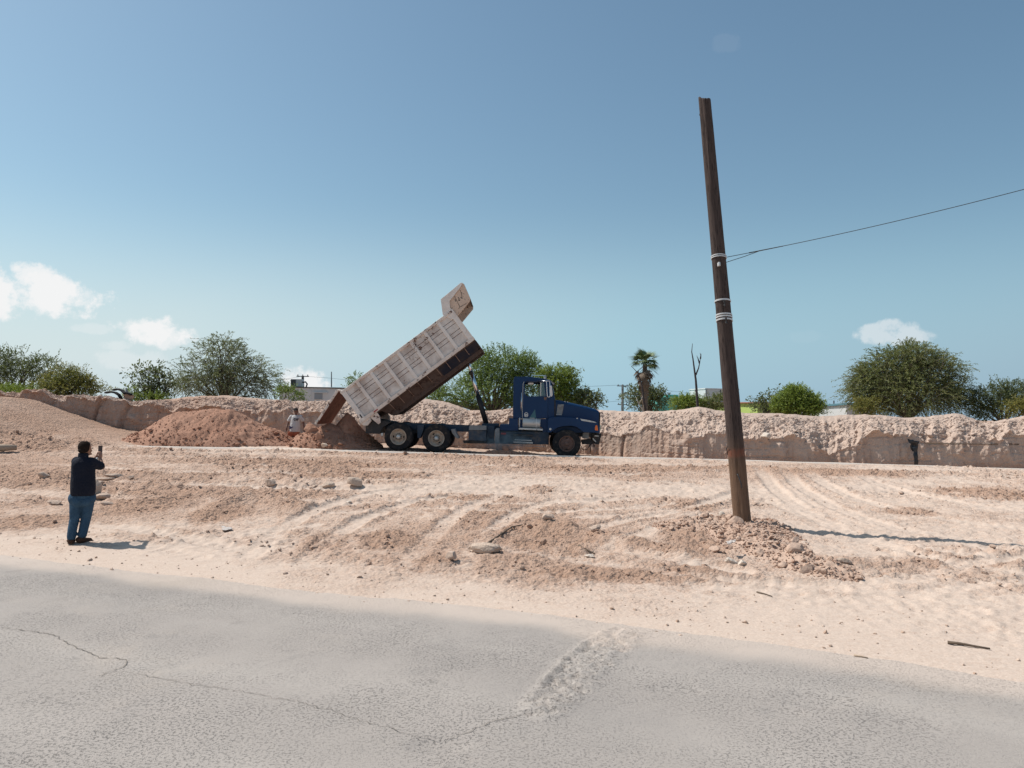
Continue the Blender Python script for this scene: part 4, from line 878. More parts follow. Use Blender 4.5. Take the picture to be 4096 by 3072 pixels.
# cab guard
def ZG(u, v): return uv(T(1750+u/10.367, 1100+v/10.367))
ga = [ZG(*p) for p in [(130, 1000), (370, 815), (955, 318), (1030, 315), (985, 450), (680, 850), (500, 1075), (525, 1370), (640, 1520), (780, 1690), (600, 1850), (215, 1640)]]
gb = [ZG(*p) for p in [(985, 450), (1030, 315), (1105, 375), (1225, 660), (1352, 940), (1350, 1070), (860, 1660), (780, 1690), (640, 1520), (525, 1370), (500, 1075), (680, 850)]]
for s in (-1, 1):
    guard = bprism('guard_side', ga, s*(BW_-.03), s*(BW_+.01), M['bedrib'], .008)
    tanp = bprism('guard_panel', gb, s*(BW_-.09), s*(BW_-.045), M['guardtan'], .006)
    if s < 0:
        for a, b in (((700, 860), (925, 1320)), ((925, 1320), (1200, 1170)), ((940, 610), (1010, 870)), ((925, 1330), (860, 1395))):
            p, q = ZG(*a), ZG(*b); d = (Vector(q)-Vector(p)).normalized(); nn = Vector((-d.y, d.x))*.008
            MB().prism([(p[0]+nn.x, p[1]+nn.y), (q[0]+nn.x, q[1]+nn.y), (q[0]-nn.x, q[1]-nn.y), (p[0]-nn.x, p[1]-nn.y)], s*(BW_-.04), s*(BW_-.05), fn=lambda u, y, v: BP(u, y, v)).build('weld_seam', M['bedunder'], tanp)
        def bar(a, b, w):
            p, q = ZG(*a), ZG(*b); d = (Vector(q)-Vector(p)).normalized(); nn = Vector((-d.y, d.x))*w
            MB().prism([(p[0]+nn.x, p[1]+nn.y), (q[0]+nn.x, q[1]+nn.y), (q[0]-nn.x, q[1]-nn.y), (p[0]-nn.x, p[1]-nn.y)], s*(BW_-.043), s*(BW_-.047), fn=lambda u, y, v: BP(u, y, v)).build('faded_mark', M['black'], tanp)
        for a, b, w in (((832, 945), (890, 910), .010), ((855, 985), (905, 960), .012), ((870, 1050), (930, 1035), .014), ((862, 1000), (885, 1060), .008), ((910, 975), (930, 1045), .008), ((945, 910), (1000, 960), .012), ((990, 870), (1010, 930), .009),
                        ((1010, 965), (1040, 940), .009), ((1040, 895), (1075, 885), .006), ((970, 730), (1000, 735), .022), ((1120, 1000), (1140, 990), .02), ((745, 1030), (755, 1090), .014), ((590, 1330), (605, 1370), .008)): bar(a, b, w)
p0, p1 = ga[0], ga[2]
bprism('guard_roof', [p0, p1, (p1[0]+.02, p1[1]-.05), (p0[0], p0[1]-.05)], -(BW_-.03), BW_-.03, M['bed'], .006)
bprism('guard_headboard', [ga[0], ga[-1], (ga[-1][0]+.05, ga[-1][1]), (ga[0][0]+.05, ga[0][1])], -(BW_-.03), BW_-.03, M['bed'], .006)
p0, p1 = ZG(1105, 375), ZG(1352, 940); bprism('guard_lip', [p0, p1, (p1[0]-.04, p1[1]), (p0[0]-.04, p0[1])], -(BW_-.09), BW_-.09, M['bedunder'], .004)
# tailgate, hung from the top corner
t0 = Vector(Z1(312, 1000)); t1 = Vector(Z1(130, 1278)); td = (t1-t0).normalized(); tn_ = Vector((-td.y, td.x)); TL = (t1-t0).length
if tn_.x < 0: tn_ = -tn_
def TP(a, y, b): p = t0+td*a+tn_*b; return (p.x, y, p.y)
def tgate(name, a0, a1, y0, y1, b0, b1, mat, par, bevel=.006): return MB().prism([(a0, b0), (a1, b0), (a1, b1), (a0, b1)], y0, y1, fn=lambda u, y, v: TP(u, y, v)).build(name, mat, par, bevel=bevel)
gate = tgate('tailgate', 0, TL, -(BW_-.06), BW_-.06, -.02, .02, M['bedin'], bed)
for s in (-1, 1): tgate('tailgate_edge', -.02, TL+.02, s*(BW_-.06), s*(BW_+.0), -.05, .03, M['bedrail'], gate)
for a in (.02, TL*.5, TL-.1): tgate('tailgate_rib', a, a+.1, -(BW_-.06), BW_-.06, -.07, -.02, M['bedrail'], gate)
for s in (-1, 1):
    MB().tube([TP(-.02, s*(BW_-.02), 0), (C_.x+.06, s*(BW_-.02), C_.y+.02), (C_.x+.16, s*(BW_-.02), C_.y-.02)], .035, 8).build('hinge_arm', M['bedrail'], gate)
    MB().box(TP(TL-.12, s*(BW_+.01), -.03), (.09, .05, .05)).build('latch_pin', M['alu'], gate)

# ------------------------------------------------------------------ soil piles
def heap(name, crest, y0, w0, w1, label, mat, seed, xpad=0.4, zb=None, base_in=.25):
    """crest: list of 4096-px points of the skyline, at depth y0; front half-width w0 (towards camera), back half-width w1"""
    cw = np.array([pt(a, b, y0) for a, b in crest]); xs = np.arange(cw[0, 0]-xpad, cw[-1, 0]+xpad, .045); ys = np.concatenate([np.arange(-w0, 0, .05), np.arange(0, w1+.01, .07)])
    X, D = np.meshgrid(xs, ys); Yw = y0+D
    g0 = H0(X, Yw); hc = np.interp(xs, cw[:, 0], cw[:, 2]); hc[xs < cw[0, 0]] = -9; hc[xs > cw[-1, 0]] = -9
    gc = H0(xs, np.full_like(xs, y0)); hh = np.maximum(hc-gc, 0)[None]*np.ones_like(D)
    mx = hh.max(); wl = np.where(D < 0, w0, w1)*np.clip(.25+.85*np.sqrt(hh/mx), 0, 1)
    t = np.clip(np.abs(D)/np.maximum(wl, .05), 0, 1); prof = 1-t**1.25
    lump = fbm2(X*1.4+seed, Yw*1.4, 4, seed)*.14+(1-np.abs(fbm2(X*4+seed, Yw*4, 4, seed+5, .58)))*.13-.09+(1-np.abs(fbm2(X*11, Yw*11, 3, seed+9)))*.05
    z = g0+hh*prof+lump*np.clip(hh*prof*3, 0, 1)*np.where(np.abs(D) < .15, .5, 1) - .06*(hh*prof < .02)
    so_ = np.clip(.45+.5*fbm2(X*.8, Yw*.8, 3, seed+20), 0, 1.3)
    nx_, ny_ = len(xs), len(ys); ii = (np.arange(ny_-1)[:, None]*nx_+np.arange(nx_-1)[None]).ravel()
    root = empty(name, (float(cw[:, 0].mean()), y0, float(gc.mean()))); off = np.array(root.location[:])
    place('heap', mesh_np('heap', np.stack([X, Yw, z], -1).reshape(-1, 3)-off, np.stack([ii, ii+1, ii+nx_+1, ii+nx_], 1), mat, True, {'soil': so_}), root)
    m = (hh*prof > .03); idx = np.argwhere(m); idx = idx[RNG.choice(len(idx), min(len(idx), 2600))]
    P = np.stack([X[idx[:, 0], idx[:, 1]], Yw[idx[:, 0], idx[:, 1]], z[idx[:, 0], idx[:, 1]]], 1)-off
    low = 1-(hh*prof)[idx[:, 0], idx[:, 1]]/mx
    clod_field('lumps', P, .005+RNG.exponential(.009, len(P))*(.5+1.5*low**2), mat, RNG.uniform(.2, 1.1, len(P)), root, sink=.2)
    return tag(root, label, 'soil pile')
def C5(l): return [(u/1.8433, 1300+v/1.8433) for u, v in l]
def C6(l): return [(1100+u/4.424, 1550+v/4.424) for u, v in l]
heap('soil_pile', C5([(800, 890), (900, 862), (1000, 808), (1080, 770), (1160, 728), (1300, 652), (1400, 645), (1480, 635), (1600, 622), (1720, 632), (1830, 680), (1950, 745), (2080, 800), (2170, 850), (2260, 905)]), 30.2, 1.9, 1.5,
     'wide reddish soil pile already dumped, left of the man in the white T-shirt', M['pile'], 3)
heap('soil_pile', C6([(150, 1090), (300, 940), (390, 872), (560, 800), (740, 742), (880, 690), (980, 660), (1120, 680), (1300, 770), (1450, 872), (1650, 985), (1900, 1080), (2050, 1125)]), 29.25, 1.0, 1.6,
     'fresh red-brown soil pile under the tailgate of the truck', M['pile'], 8)

heap('soil_pile', [(1910, 1826), (1955, 1803), (2000, 1800), (2035, 1797), (2060, 1806), (2110, 1812), (2150, 1818), (2190, 1832)], 28.15, .28, .5, 'low row of soil lumps in front of the cab steps, along the kerb', M['pile'], 17, xpad=.1)
# soil still sliding out of the bed, heaped up into its mouth
sl_ = heap('sliding_soil', [(1200+u/2.074, 1080+v/2.074) for u, v in [(190, 1440), (300, 1300), (350, 1232), (392, 1180), (440, 1222), (490, 1295), (560, 1362), (640, 1432), (730, 1505)]], 29.72, 1.0, 1.0, 'dark loose soil sliding out of the mouth of the raised truck bed', M['pile'], 23, xpad=.1)

# ------------------------------------------------------------------ utility pole
def wood_mat():
    m, nt, b, _ = new_mat('weathered_pole_wood'); g = G(nt); v = g.co('Object', (9, 9, .55)); vo = g.co('Object')
    n = g.noise(v, 2.2, 8, .65); n2 = g.noise(v, 7, 6, .6)
    c = g.mix(n, (0.036, 0.027, 0.025), (0.115, 0.082, 0.072)); c = g.mix(g.ramp(n2, .52, .66), c, (0.018, 0.014, 0.013))
    z = g.new('ShaderNodeSeparateXYZ'); g.L.new(vo, z.inputs[0])
    low = g.ramp(z.outputs[2], 1.9, .9); c = g.mix(g.m('MULTIPLY', low, .55), c, g.mix(n, (0.16, 0.085, 0.045), (0.34, 0.21, 0.13)))
    band = g.m('MULTIPLY', g.ramp(z.outputs[2], 1.28, 1.36), g.ramp(z.outputs[2], 1.52, 1.42)); c = g.mix(g.m('MULTIPLY', band, g.ramp(n2, .3, .6, .1, .45)), c, (0.30, 0.09, 0.05))
    g.put(b.inputs['Base Color'], c); b.inputs['Roughness'].default_value = .9; b.inputs['Specular IOR Level'].default_value = .2
    g.bump(g.m('ADD', n, g.m('MULTIPLY', n2, .6)), .7, .035, b); return m
M['wood'] = wood_mat()
M['galv'] = simple('galvanised_strap', (0.60, 0.60, 0.60), .45, metal=.3, var=.12)
M['cable'] = simple('cable_sheath', (0.02, 0.022, 0.026), .6)
PB = gpt(1604*K, 1141*K); PB[2] = ground_z(PB[0], PB[1])
def polept(x, y): return np.array(pk(x, y, PB[1]))
ptop = polept(1522, 214); pdir = Vector(ptop-PB); PLEN = pdir.length; pdir.normalize()
pole = empty('utility_pole', PB); tag(pole, 'leaning weathered wooden utility pole rising from a mound of rubble', 'utility pole')
pole.rotation_euler = pdir.to_track_quat('Z', 'Y').to_euler()
def pr(h): return .172-.055*h/PLEN            # radius at a height along the shaft
def shaft():
    nh, na = 200, 40; V = []; Fc = []
    for i in range(nh+1):
        h = -.5+(PLEN+.5)*i/nh
        for k in range(na):
            a = 2*math.pi*k/na; V.append((math.cos(a), math.sin(a), h))
    V = np.array(V); a = np.arctan2(V[:, 1], V[:, 0]); h = V[:, 2]
    r = pr(np.maximum(h, 0))*(1+.05*fbm3(V[:, 0]*1.1, V[:, 1]*1.1, h*.5, 3, 5)) - .014*sst(.12, .0, np.abs(fbm3(V[:, 0]*2.3, V[:, 1]*2.3, h*.22, 3, 6))) + .004*fbm3(V[:, 0]*6, V[:, 1]*6, h*2, 3, 7)
    V[:, 0] *= r; V[:, 1] *= r; topm = h > PLEN-.12; V[topm, 2] += (.05*fbm2(a*1.5, a*0, 3, 8)+.03*np.cos(a+2))[topm]*((h[topm]-PLEN+.12)/.12)
    Q = [(i*na+k, i*na+(k+1) % na, (i+1)*na+(k+1) % na, (i+1)*na+k) for i in range(nh) for k in range(na)]
    n = len(V); V = np.vstack([V, [[0, 0, PLEN-.03]]]); mb = MB(); mb.add(V, Q+[(nh*na+k, nh*na+(k+1) % na, n) for k in range(na)])
    return mb.build('shaft', M['wood'], pole, smooth=True)
shaft()
def hgt(x, y): return (Vector(polept(x, y))-Vector(PB)).dot(pdir)
def band(h, w, tilt, mat=M['galv']):
    V = []; Fc = []; n = 36
    for k in range(n):
        a = 2*math.pi*k/n
        for dh, rr in ((-w, .002), (w, .002), (w, .012), (-w, .012)): V.append(((pr(h)*1.02+rr)*math.cos(a), (pr(h)*1.02+rr)*math.sin(a), h+dh+tilt*math.cos(a+.5)))
    for k in range(n):
        for j in range(4): a = 4*k+j; b = 4*k+(j+1) % 4; c = 4*((k+1) % n); Fc.append((a, b, c+(j+1) % 4, c+j))
    return MB().add(V, Fc).build('strap', mat, pole)
h1 = hgt(1553, 555); h2 = hgt(1562, 651); h3 = hgt(1564, 687)
band(h1, .010, .035); band(h1-.03, .010, .03); band(h2, .016, .028); band(h3+.05, .014, .03); band(h3+.005, .014, .03); band(h3-.055, .016, .035)
def bracket(h, dz=0):
    b = empty('cable_bracket', (pr(h)*1.0, -.03, h+dz), pole)
    for z in (-.03, .03): MB().tube([(0, 0, z), (.10, 0, z-.01)], .010, 6).build('bracket_arm', M['black'], b)
    MB().lathe([(0, -.06), (.02, -.055), (.012, -.02), (.012, .02), (.02, .055), (0, .06)], (.085, 0, -.005), 'Z', 10).build('spool', M['black'], b)
bracket(h2, -.06); bracket(h3-.05, -.02)
hh_ = hgt(1568, 573); MB().box((pr(hh_)+.035, -.06, hh_), (.10, .04, .075)).build('eye_plate', M['galv'], pole, bevel=.008)
hn = hgt(1545, 585); MB().tube([(-pr(hn)*.9, -.05, hn+.0), (-pr(hn)-.07, -.06, hn+.03)], .012, 6).build('spike', M['black'], pole)
MB().tube([(-pr(hn)-.075, -.06, hn+.03), (-pr(hn)-.09, -.06, hn+.035)], .02, 6).build('spike_head', M['black'], pole)
ht = hgt(1524, 246); MB().lathe([(0, 0), (.02, 0), (.024, .03)], (-.02, -pr(ht)-.005, ht), 'Y', 8).build('bolt_hole', M['black'], pole)
# dry root / wire loops lower on the shaft
hw = hgt(1585, 975); MB().tube([(-.17, -.05, hw-.12), (-.12, -.14, hw-.06), (.03, -.19, hw+.08), (.09, -.17, hw+.12)], [.006, .008, .008, .004], 6).build('wire_loop', M['cable'], pole)
hw = hgt(1600, 1022); MB().tube([(.15, -.06, hw), (.20, -.06, hw-.02), (.26, -.04, hw-.15), (.28, -.03, hw-.22), (.27, -.03, hw-.25)], [.012, .01, .009, .008, .012], 6).build('loose_wire', M['cable'], pole)
# overhead cable running off to the right
c0 = Vector(PB)+pdir*(h1-.01)+Vector((.15, -.05, 0)); c1 = Vector(pk(2212, 409, 12.6)); c2 = c1+(c1-c0)*1.6; c2.z += .9
cp_ = [c0+(c1-c0)*t+Vector((0, 0, -.05*4*t*(1-t))) for t in np.linspace(0, 1, 24)]+[c1+(c2-c1)*t for t in np.linspace(.1, 1, 8)]
cab_ = empty('overhead_cable', c0); tag(cab_, 'thin dark cable tied to the wooden pole and running off right', 'cable')
MB().tube([p-c0 for p in cp_], .006, 6).build('wire', M['cable'], cab_, smooth=True)
MB().tube([Vector((-.02, .06, -.10)), Vector((.35, .0, .02)), cp_[3]-c0], .006, 6).build('tie_wire', M['cable'], cab_)
MB().tube([cp_[2]-c0, cp_[5]-c0], [.011, .008], 6).build('splice', M['cable'], cab_)

# ------------------------------------------------------------------ rubble mound at the pole
def rubble():
    a = np.array(gk(1545, 1150)[:2]); b = np.array(gk(1800, 1240)[:2])
    xs = np.arange(min(a[0], b[0])-1.2, max(a[0], b[0])+.9, .04); ys = np.arange(min(a[1], b[1])-.9, max(a[1], b[1])+1.6, .04); X, Y = np.meshgrid(xs, ys)
    P = np.array([gk(*p)[:2] for p in [(1470, 1140), (1598, 1140), (1660, 1190), (1730, 1222), (1795, 1240)]])
    d, s = dpoly(X, Y, P); w = np.interp(s, [0, 1.2, 2, 3, 4], [.45, .75, .7, .6, .35]); h = np.exp(-(d/w)**2.2)
    lump = (1-np.abs(fbm2(X*4.3, Y*4.3, 4, 201, .6)))*.22-.12+(1-np.abs(fbm2(X*11, Y*11, 3, 203)))*.06
    z0, _, _ = terrain(X, Y); pd = np.hypot(X-PB[0], Y-PB[1]); z = z0-.04+.12*h*(.8+.3*vn2(X*1.2, Y*1.2, 5))*(.35+.65*sst(.2, 1.0, pd))+lump*h*.62
    nx_, ny_ = len(xs), len(ys); ii = (np.arange(ny_-1)[:, None]*nx_+np.arange(nx_-1)[None]).ravel()
    Q = np.stack([ii, ii+1, ii+nx_+1, ii+nx_], 1); Q = Q[(h.ravel()[Q] > .03).any(1)]
    off = np.array([a[0], a[1], ground_z(*a)]); root = empty('rubble_mound', off); tag(root, 'low mound of broken soil and stones at the foot of the pole', 'rubble mound')
    place('heap', mesh_np('heap', np.stack([X, Y, z], -1).reshape(-1, 3)-off, Q, M['rubble'], True, {'soil': .4+.5*fbm2(X, Y, 3, 9)}), root)
    idx = np.argwhere(h > .18); idx = idx[RNG.choice(len(idx), 3200)]; p = np.stack([X[idx[:, 0], idx[:, 1]], Y[idx[:, 0], idx[:, 1]], z[idx[:, 0], idx[:, 1]]], 1)-off
    clod_field('lumps', p, .008+RNG.exponential(.0095, len(p)), M['rubble'], RNG.uniform(.1, 1, len(p)), root, sink=.2)
    return lambda x, y: float(np.interp(0, [0], [z[np.argmin(np.abs(ys-y)), np.argmin(np.abs(xs-x))]]))
rub_z = rubble()

# ------------------------------------------------------------------ single rocks, sticks and litter
def rock(name, ox, oy, size, label, mat=None, cat='rock', aspect=(1, .8, .65), seed=0, Y=None, z=None, rotz=0.0, sharp=.35, sink=.25, tiltx=0.0):
    p = np.array(gk(ox, oy)) if Y is None else np.array(pk(ox, oy, Y))
    if Y is None: p[2] = ground_z(p[0], p[1])
    if z is not None: p[2] = z
    V = IC2V.copy(); rs_ = np.random.default_rng(seed)
    for _ in range(14):                               # chip flat faces off the sphere
        n = rs_.normal(size=3); n /= np.linalg.norm(n); d = V@n; c = rs_.uniform(.38, .72); V -= np.outer(np.maximum(d-c, 0), n)*(1-.15)
    V *= (1.25+sharp*.45*fbm3(V[:, 0]*2+seed, V[:, 1]*2, V[:, 2]*2, 3, seed))[:, None]
    V[:, 2] += .12*fbm3(V[:, 0]*3, V[:, 1]*3, V[:, 2]*3+seed, 3, seed+3)
    V = V*np.array(aspect)*size; V[:, 2] += size*aspect[2]*(1-2*sink)
    o = place(name, mesh_np(name, V, IC2F, mat or M['rock'], False, {'soil': np.full(len(V), .4)}), None, p); o.rotation_euler = (tiltx, 0, rotz)
    return tag(o, label, cat)
M['paleblock'] = soil_mat('pale_block', pale=(0.56, 0.44, 0.355), mid=(0.51, 0.385, 0.305), red=(0.44, 0.31, 0.235), bump=.3, use_attr=False)
M['whitestone'] = soil_mat('white_stone', pale=(0.66, 0.57, 0.49), mid=(0.58, 0.48, 0.40), red=(0.50, 0.39, 0.31), bump=.3, use_attr=False)
rock('rock', 583, 1049, .17, 'rounded rock alone on the churned ground left of the pair of boulders', seed=1, aspect=(1, .8, .8))
rock('rock', 712, 1053, .16, 'flat pale rock, left one of the pair in front of the truck', seed=2, aspect=(1.1, .8, .55), mat=M['paleblock'])
rock('rock', 768, 1053, .19, 'tallest pale boulder, right one of the pair in front of the truck', seed=3, aspect=(1, .8, .8), mat=M['paleblock'])
rock('rock', 680, 1052, .10, 'small rock just left of the pair of pale boulders', seed=4)
rock('rock_slab', 1056, 1192, .23, 'large flat grey slab lying near the road shoulder', mat=M['paleblock'], seed=25, aspect=(1.2, .8, .42), sharp=.8, sink=.35)
rock('concrete_block', 207, 1080, .23, 'pale upright block behind the man in the navy shirt', mat=M['paleblock'], cat='block', seed=6, aspect=(.62, .55, 1.15), sink=.1)
rock('rock', 214, 1082, .2, 'brown low rock at the foot of the pale upright block', seed=7, aspect=(1, .7, .45))
rock('rock', 225, 1040, .17, 'long pale rock beside the elbow of the man in navy', seed=8, aspect=(1.4, .7, .45), rotz=.3)
rock('rock', 245, 1034, .15, 'second long pale rock, right of the one at the man\'s elbow', seed=9, aspect=(1.5, .7, .45), rotz=.5)
rock('rock', 282, 1037, .11, 'grey rock in the ridge of clods right of the man in navy', seed=10)
rock('rock', 210, 1054, .15, 'dark smooth rock low behind the man in navy', seed=11, aspect=(1.3, .8, .5))
rock('rock', 233, 1090, .12, 'small brown rock on the slope right of the man in navy', seed=12, aspect=(1.2, .8, .5))
rock('rock', 94, 1045, .15, 'brown rock far left on the churned slope', seed=13)
rock('rock', 120, 1090, .12, 'squat brown rock left of the man in navy', seed=14, aspect=(1.3, .8, .6))
rock('rock', 1592, 1148, .17, 'largest boulder of the rubble, touching the pole foot', mat=M['rubble'], seed=15, aspect=(1, .8, .55), z=rub_z(*gk(1592, 1146)[:2]))
rock('rock', 1560, 1125, .11, 'white stone just left of the pole foot', mat=M['whitestone'], seed=16, aspect=(.9, .7, .9), z=rub_z(*gk(1560, 1125)[:2]))
for i, (x, y, s_, l, m_) in enumerate([(1578, 1217, .11, 'pale boulder low in the rubble, below the pole', 'whitestone'), (1602, 1224, .085, 'pale cube-like stone in the rubble beside the pale boulder', 'whitestone'), (1545, 1196, .10, 'flat brown rock on the left of the rubble mound', 'rubble'),
        (1715, 1185, .11, 'brown boulder at the middle crest of the rubble', 'rubble'), (1722, 1215, .14, 'big brown boulder right of centre in the rubble', 'rubble'), (1690, 1228, .10, 'brown rock at the front edge of the rubble', 'rubble'),
        (1640, 1205, .10, 'brown rock half sunk in the middle of the rubble', 'rubble'), (1745, 1240, .12, 'brown boulder near the right end of the rubble', 'rubble'), (1778, 1246, .10, 'rightmost brown rock of the rubble', 'rubble'), (1668, 1183, .08, 'small round rock near the rubble crest', 'rubble')]):
    p_ = gk(x, y); rock('rock', x, y, s_, l, mat=M[m_], seed=30+i, aspect=(1, .85, .75), z=max(ground_z(p_[0], p_[1]), rub_z(p_[0], p_[1]))-.02)
rock('rock', 1825, 1224, .10, 'pale broken stone on the bare ground right of the rubble', seed=50, aspect=(1.2, .7, .5), mat=M['paleblock'])
rock('rock', 975, 1217, .10, 'dark lump of soil at the edge of the road shoulder', seed=51, mat=M['clod'])
rock('rock', 1183, 1146, .13, 'flat grey rock crowning the low clod ridge', seed=52, aspect=(1.4, .8, .5))
rock('rock', 1285, 1161, .11, 'rounded grey rock on the right of the low clod ridge', seed=53)
rock('rock', 1275, 1205, .09, 'pale chip of concrete in the tyre tracks', seed=54, mat=M['whitestone'], aspect=(1.2, .8, .4))
rock('rock', 755, 1086, .07, 'small white stone on bare ground below the pair of boulders', seed=55, mat=M['whitestone'])
rock('rock', 2010, 1105, .07, 'small stone on the smooth ground at far right', seed=56)
# boulders in and around the small pile
rock('soil_boulder', 689, 953, .24, 'biggest red-brown soil boulder at the left foot of the fresh pile', M['pile'], 'boulder', (.8, .7, 1.0), 60, Y=28.6)
rock('soil_boulder', 672, 930, .25, 'soil boulder rolling on the left shoulder of the fresh pile', M['pile'], 'boulder', (1.1, .8, .75), 61, Y=29.0)
rock('soil_boulder', 700, 964, .12, 'pale small boulder beside the kerb at the fresh pile', M['paleblock'], 'boulder', (1, .8, .8), 62, Y=28.25)
rock('soil_boulder', 1093, 976, .22, 'square red soil block under the cab steps', M['pile'], 'boulder', (.9, .8, .75), 63, Y=28.2)
rock('white_stone', 1655, 945, .22, 'white angular stone stuck in the bank right of the pole', M['whitestone'], 'stone', (1.2, .8, .7), 64, Y=28.55)
for i, (x, y, s_, l) in enumerate([(1690, 942, .17, 'brown boulder on the bank right of the white stone'), (2010, 944, .2, 'rounded boulder on the bank, first right of the black plastic'), (2065, 945, .2, 'rounded boulder on the bank, second right of the black plastic'), (1985, 950, .14, 'small boulder at the cut edge beside the black plastic'), (2092, 950, .13, 'rightmost small boulder on the cut edge of the bank')]):
    rock('bank_boulder', x, y, s_, l, M['bank'], 'boulder', (1, .8, .8), 70+i, Y=float(np.interp(x, _bx, _bY))+.35)

rock('bank_boulder', 503*0+275, 862, .30, 'round tan boulder on the bank crest beside the torn tyres', M['bank'], 'boulder', (1, .8, .85), 77, Y=34.2+2.2)
M['stick'] = simple('dry_stick', (0.12, 0.085, 0.06), .9, var=.3, sc=12); M['palewood'] = simple('pale_log_bark', (0.40, 0.30, 0.22), .9, var=.25, sc=9, bump=.4, bsc=15)
def stick(name, pts, r, label, mat='stick', cat='stick', Y=None, lift=.0):
    P = []
    for i, (x, y) in enumerate(pts):
        p = gk(x, y) if Y is None else pk(x, y, Y)
        if Y is None: p[2] = ground_z(p[0], p[1])+r+lift
        P.append(Vector(p))
    rr = [r*(1-.5*i/(len(P)-1)) for i in range(len(P))]; o = MB().tube([p-P[0] for p in P], rr, 7).build(name, M[mat], loc=P[0], smooth=True); return tag(o, label, cat)
stick('stick', [(2047, 1389), (2075, 1392), (2110, 1397), (2139, 1401)], .018, 'long brown stick lying on the shoulder at far right')
stick('stick', [(1845, 1418), (1860, 1421), (1875, 1424)], .012, 'short pale stick near the road edge at right', 'palewood')
stick('stick', [(1635, 1277), (1650, 1282), (1668, 1289)], .012, 'thin stick on the ground below the rubble')
stick('branch', [(1040, 1182), (1065, 1172), (1085, 1160), (1105, 1150), (1128, 1143)], .022, 'dry branch reaching from the grey slab to the clod ridge', cat='branch')
stick('stick', [(1250, 1437), (1272, 1424), (1292, 1411)], .010, 'dark stick lying in the broken strip of road')
stick('stick', [(1250, 1188), (1285, 1199)], .022, 'short dark chunk of wood on the clod ridge')
stick('log', [(-30, 978), (0, 978), (36, 977)], .17, 'pale log cut off by the left edge of the photo', 'palewood', 'log', lift=-.02)
stick('branch', [(2000, 958), (2080, 959), (2240, 960)], .025, 'long dark branch lying along the cut edge of the bank at far right', cat='branch', Y=27.75)
stick('branch', [(1705, 928), (1730, 932), (1750, 940)], .02, 'thin dry branch on the bank slope right of the pole', cat='branch', Y=29.1)
M['plastic'] = simple('black_plastic', (0.012, 0.012, 0.015), .45, var=.3, sc=5); M['litter'] = simple('white_litter', (0.46, 0.41, 0.38), .8)
def sheet(name, quad, mat, label, cat, Y=None, amp=.05, n=14, seed=1):
    C = [np.array(gk(*q)) if Y is None else np.array(pk(*q, Y)) for q in quad]
    if Y is None:
        for c in C: c[2] = ground_z(c[0], c[1])+.03
    u, v = np.meshgrid(np.linspace(0, 1, n), np.linspace(0, 1, n)); u = u[..., None]; v = v[..., None]
    P = (C[0]*(1-u)+C[1]*u)*(1-v)+(C[3]*(1-u)+C[2]*u)*v; L = np.linalg.norm(C[0]-C[2]); q = P/L*5
    P = P+np.stack([fbm3(q[..., 0], q[..., 1], q[..., 2], 3, seed+i) for i in range(3)], -1)*amp*np.array([.6, 1, .8]); off = C[0]; ii = (np.arange(n-1)[:, None]*n+np.arange(n-1)[None]).ravel()
    o = place(name, mesh_np(name, P.reshape(-1, 3)-off, np.stack([ii, ii+1, ii+n+1, ii+n], 1), M[mat], True), None, off); sm = o.modifiers.new('s', 'SOLIDIFY'); sm.thickness = .006; return tag(o, label, cat)
sheet('plastic_sheet', [(1962, 948), (1985, 952), (1980, 975), (1970, 975)], 'plastic', 'torn black plastic bunched at the cut edge of the bank', 'plastic sheet', 27.72, .10, seed=3)
sheet('plastic_strip', [(1972, 965), (1982, 965), (1983, 1004), (1974, 1005)], 'plastic', 'black plastic strip hanging down the cut wall of the bank', 'plastic sheet', 27.66, .05, seed=5)
sheet('paper_scrap', [(478, 1140), (498, 1143), (505, 1149), (482, 1150)], 'litter', 'crumpled pale scrap on the slope right of the man in navy', 'litter', None, .06, seed=6)
sheet('paper_scrap', [(1568, 1203), (1588, 1199), (1590, 1205), (1572, 1209)], 'litter', 'white scrap lying on the rubble mound', 'litter', None, .04, seed=7).location.z += .2
# torn tyres on the left end of the bank
def torn(pts, w, label, Y):
    P = [Vector(pk(x, y, Y)) for x, y in pts]; V = []; Fc = []
    for i, p in enumerate(P):
        for dy, dz in ((-w, -.03), (-w*.6, .03), (w*.6, .03), (w, -.03), (w*.5, -.05), (-w*.5, -.05)): V.append(p-P[0]+Vector((0, dy, dz)))
        if i:
            for k in range(6): a = 6*(i-1)+k; b = 6*(i-1)+(k+1) % 6; Fc.append((a, b, b+6, a+6))
    Fc += [tuple(range(6)), tuple(range(6*len(P)-6, 6*len(P)))[::-1]]
    return tag(MB().add(V, Fc).build('torn_tyre', M['rubber'], loc=P[0], smooth=True), label, 'torn tyre')
torn([(229, 848), (240, 846), (250, 848), (258, 853), (262, 860)], .2, 'torn black tyre piece, left and lower of the two on the bank', 36.0)
torn([(246, 842), (254, 840), (264, 843), (270, 849), (275, 848), (283, 852)], .2, 'torn black tyre piece, upper right of the two on the bank', 36.2)
stick('post', [(277, 858), (274, 848), (272, 838)], .09, 'short slanting grey post behind the torn tyres', 'grey', 'post', Y=36.8)

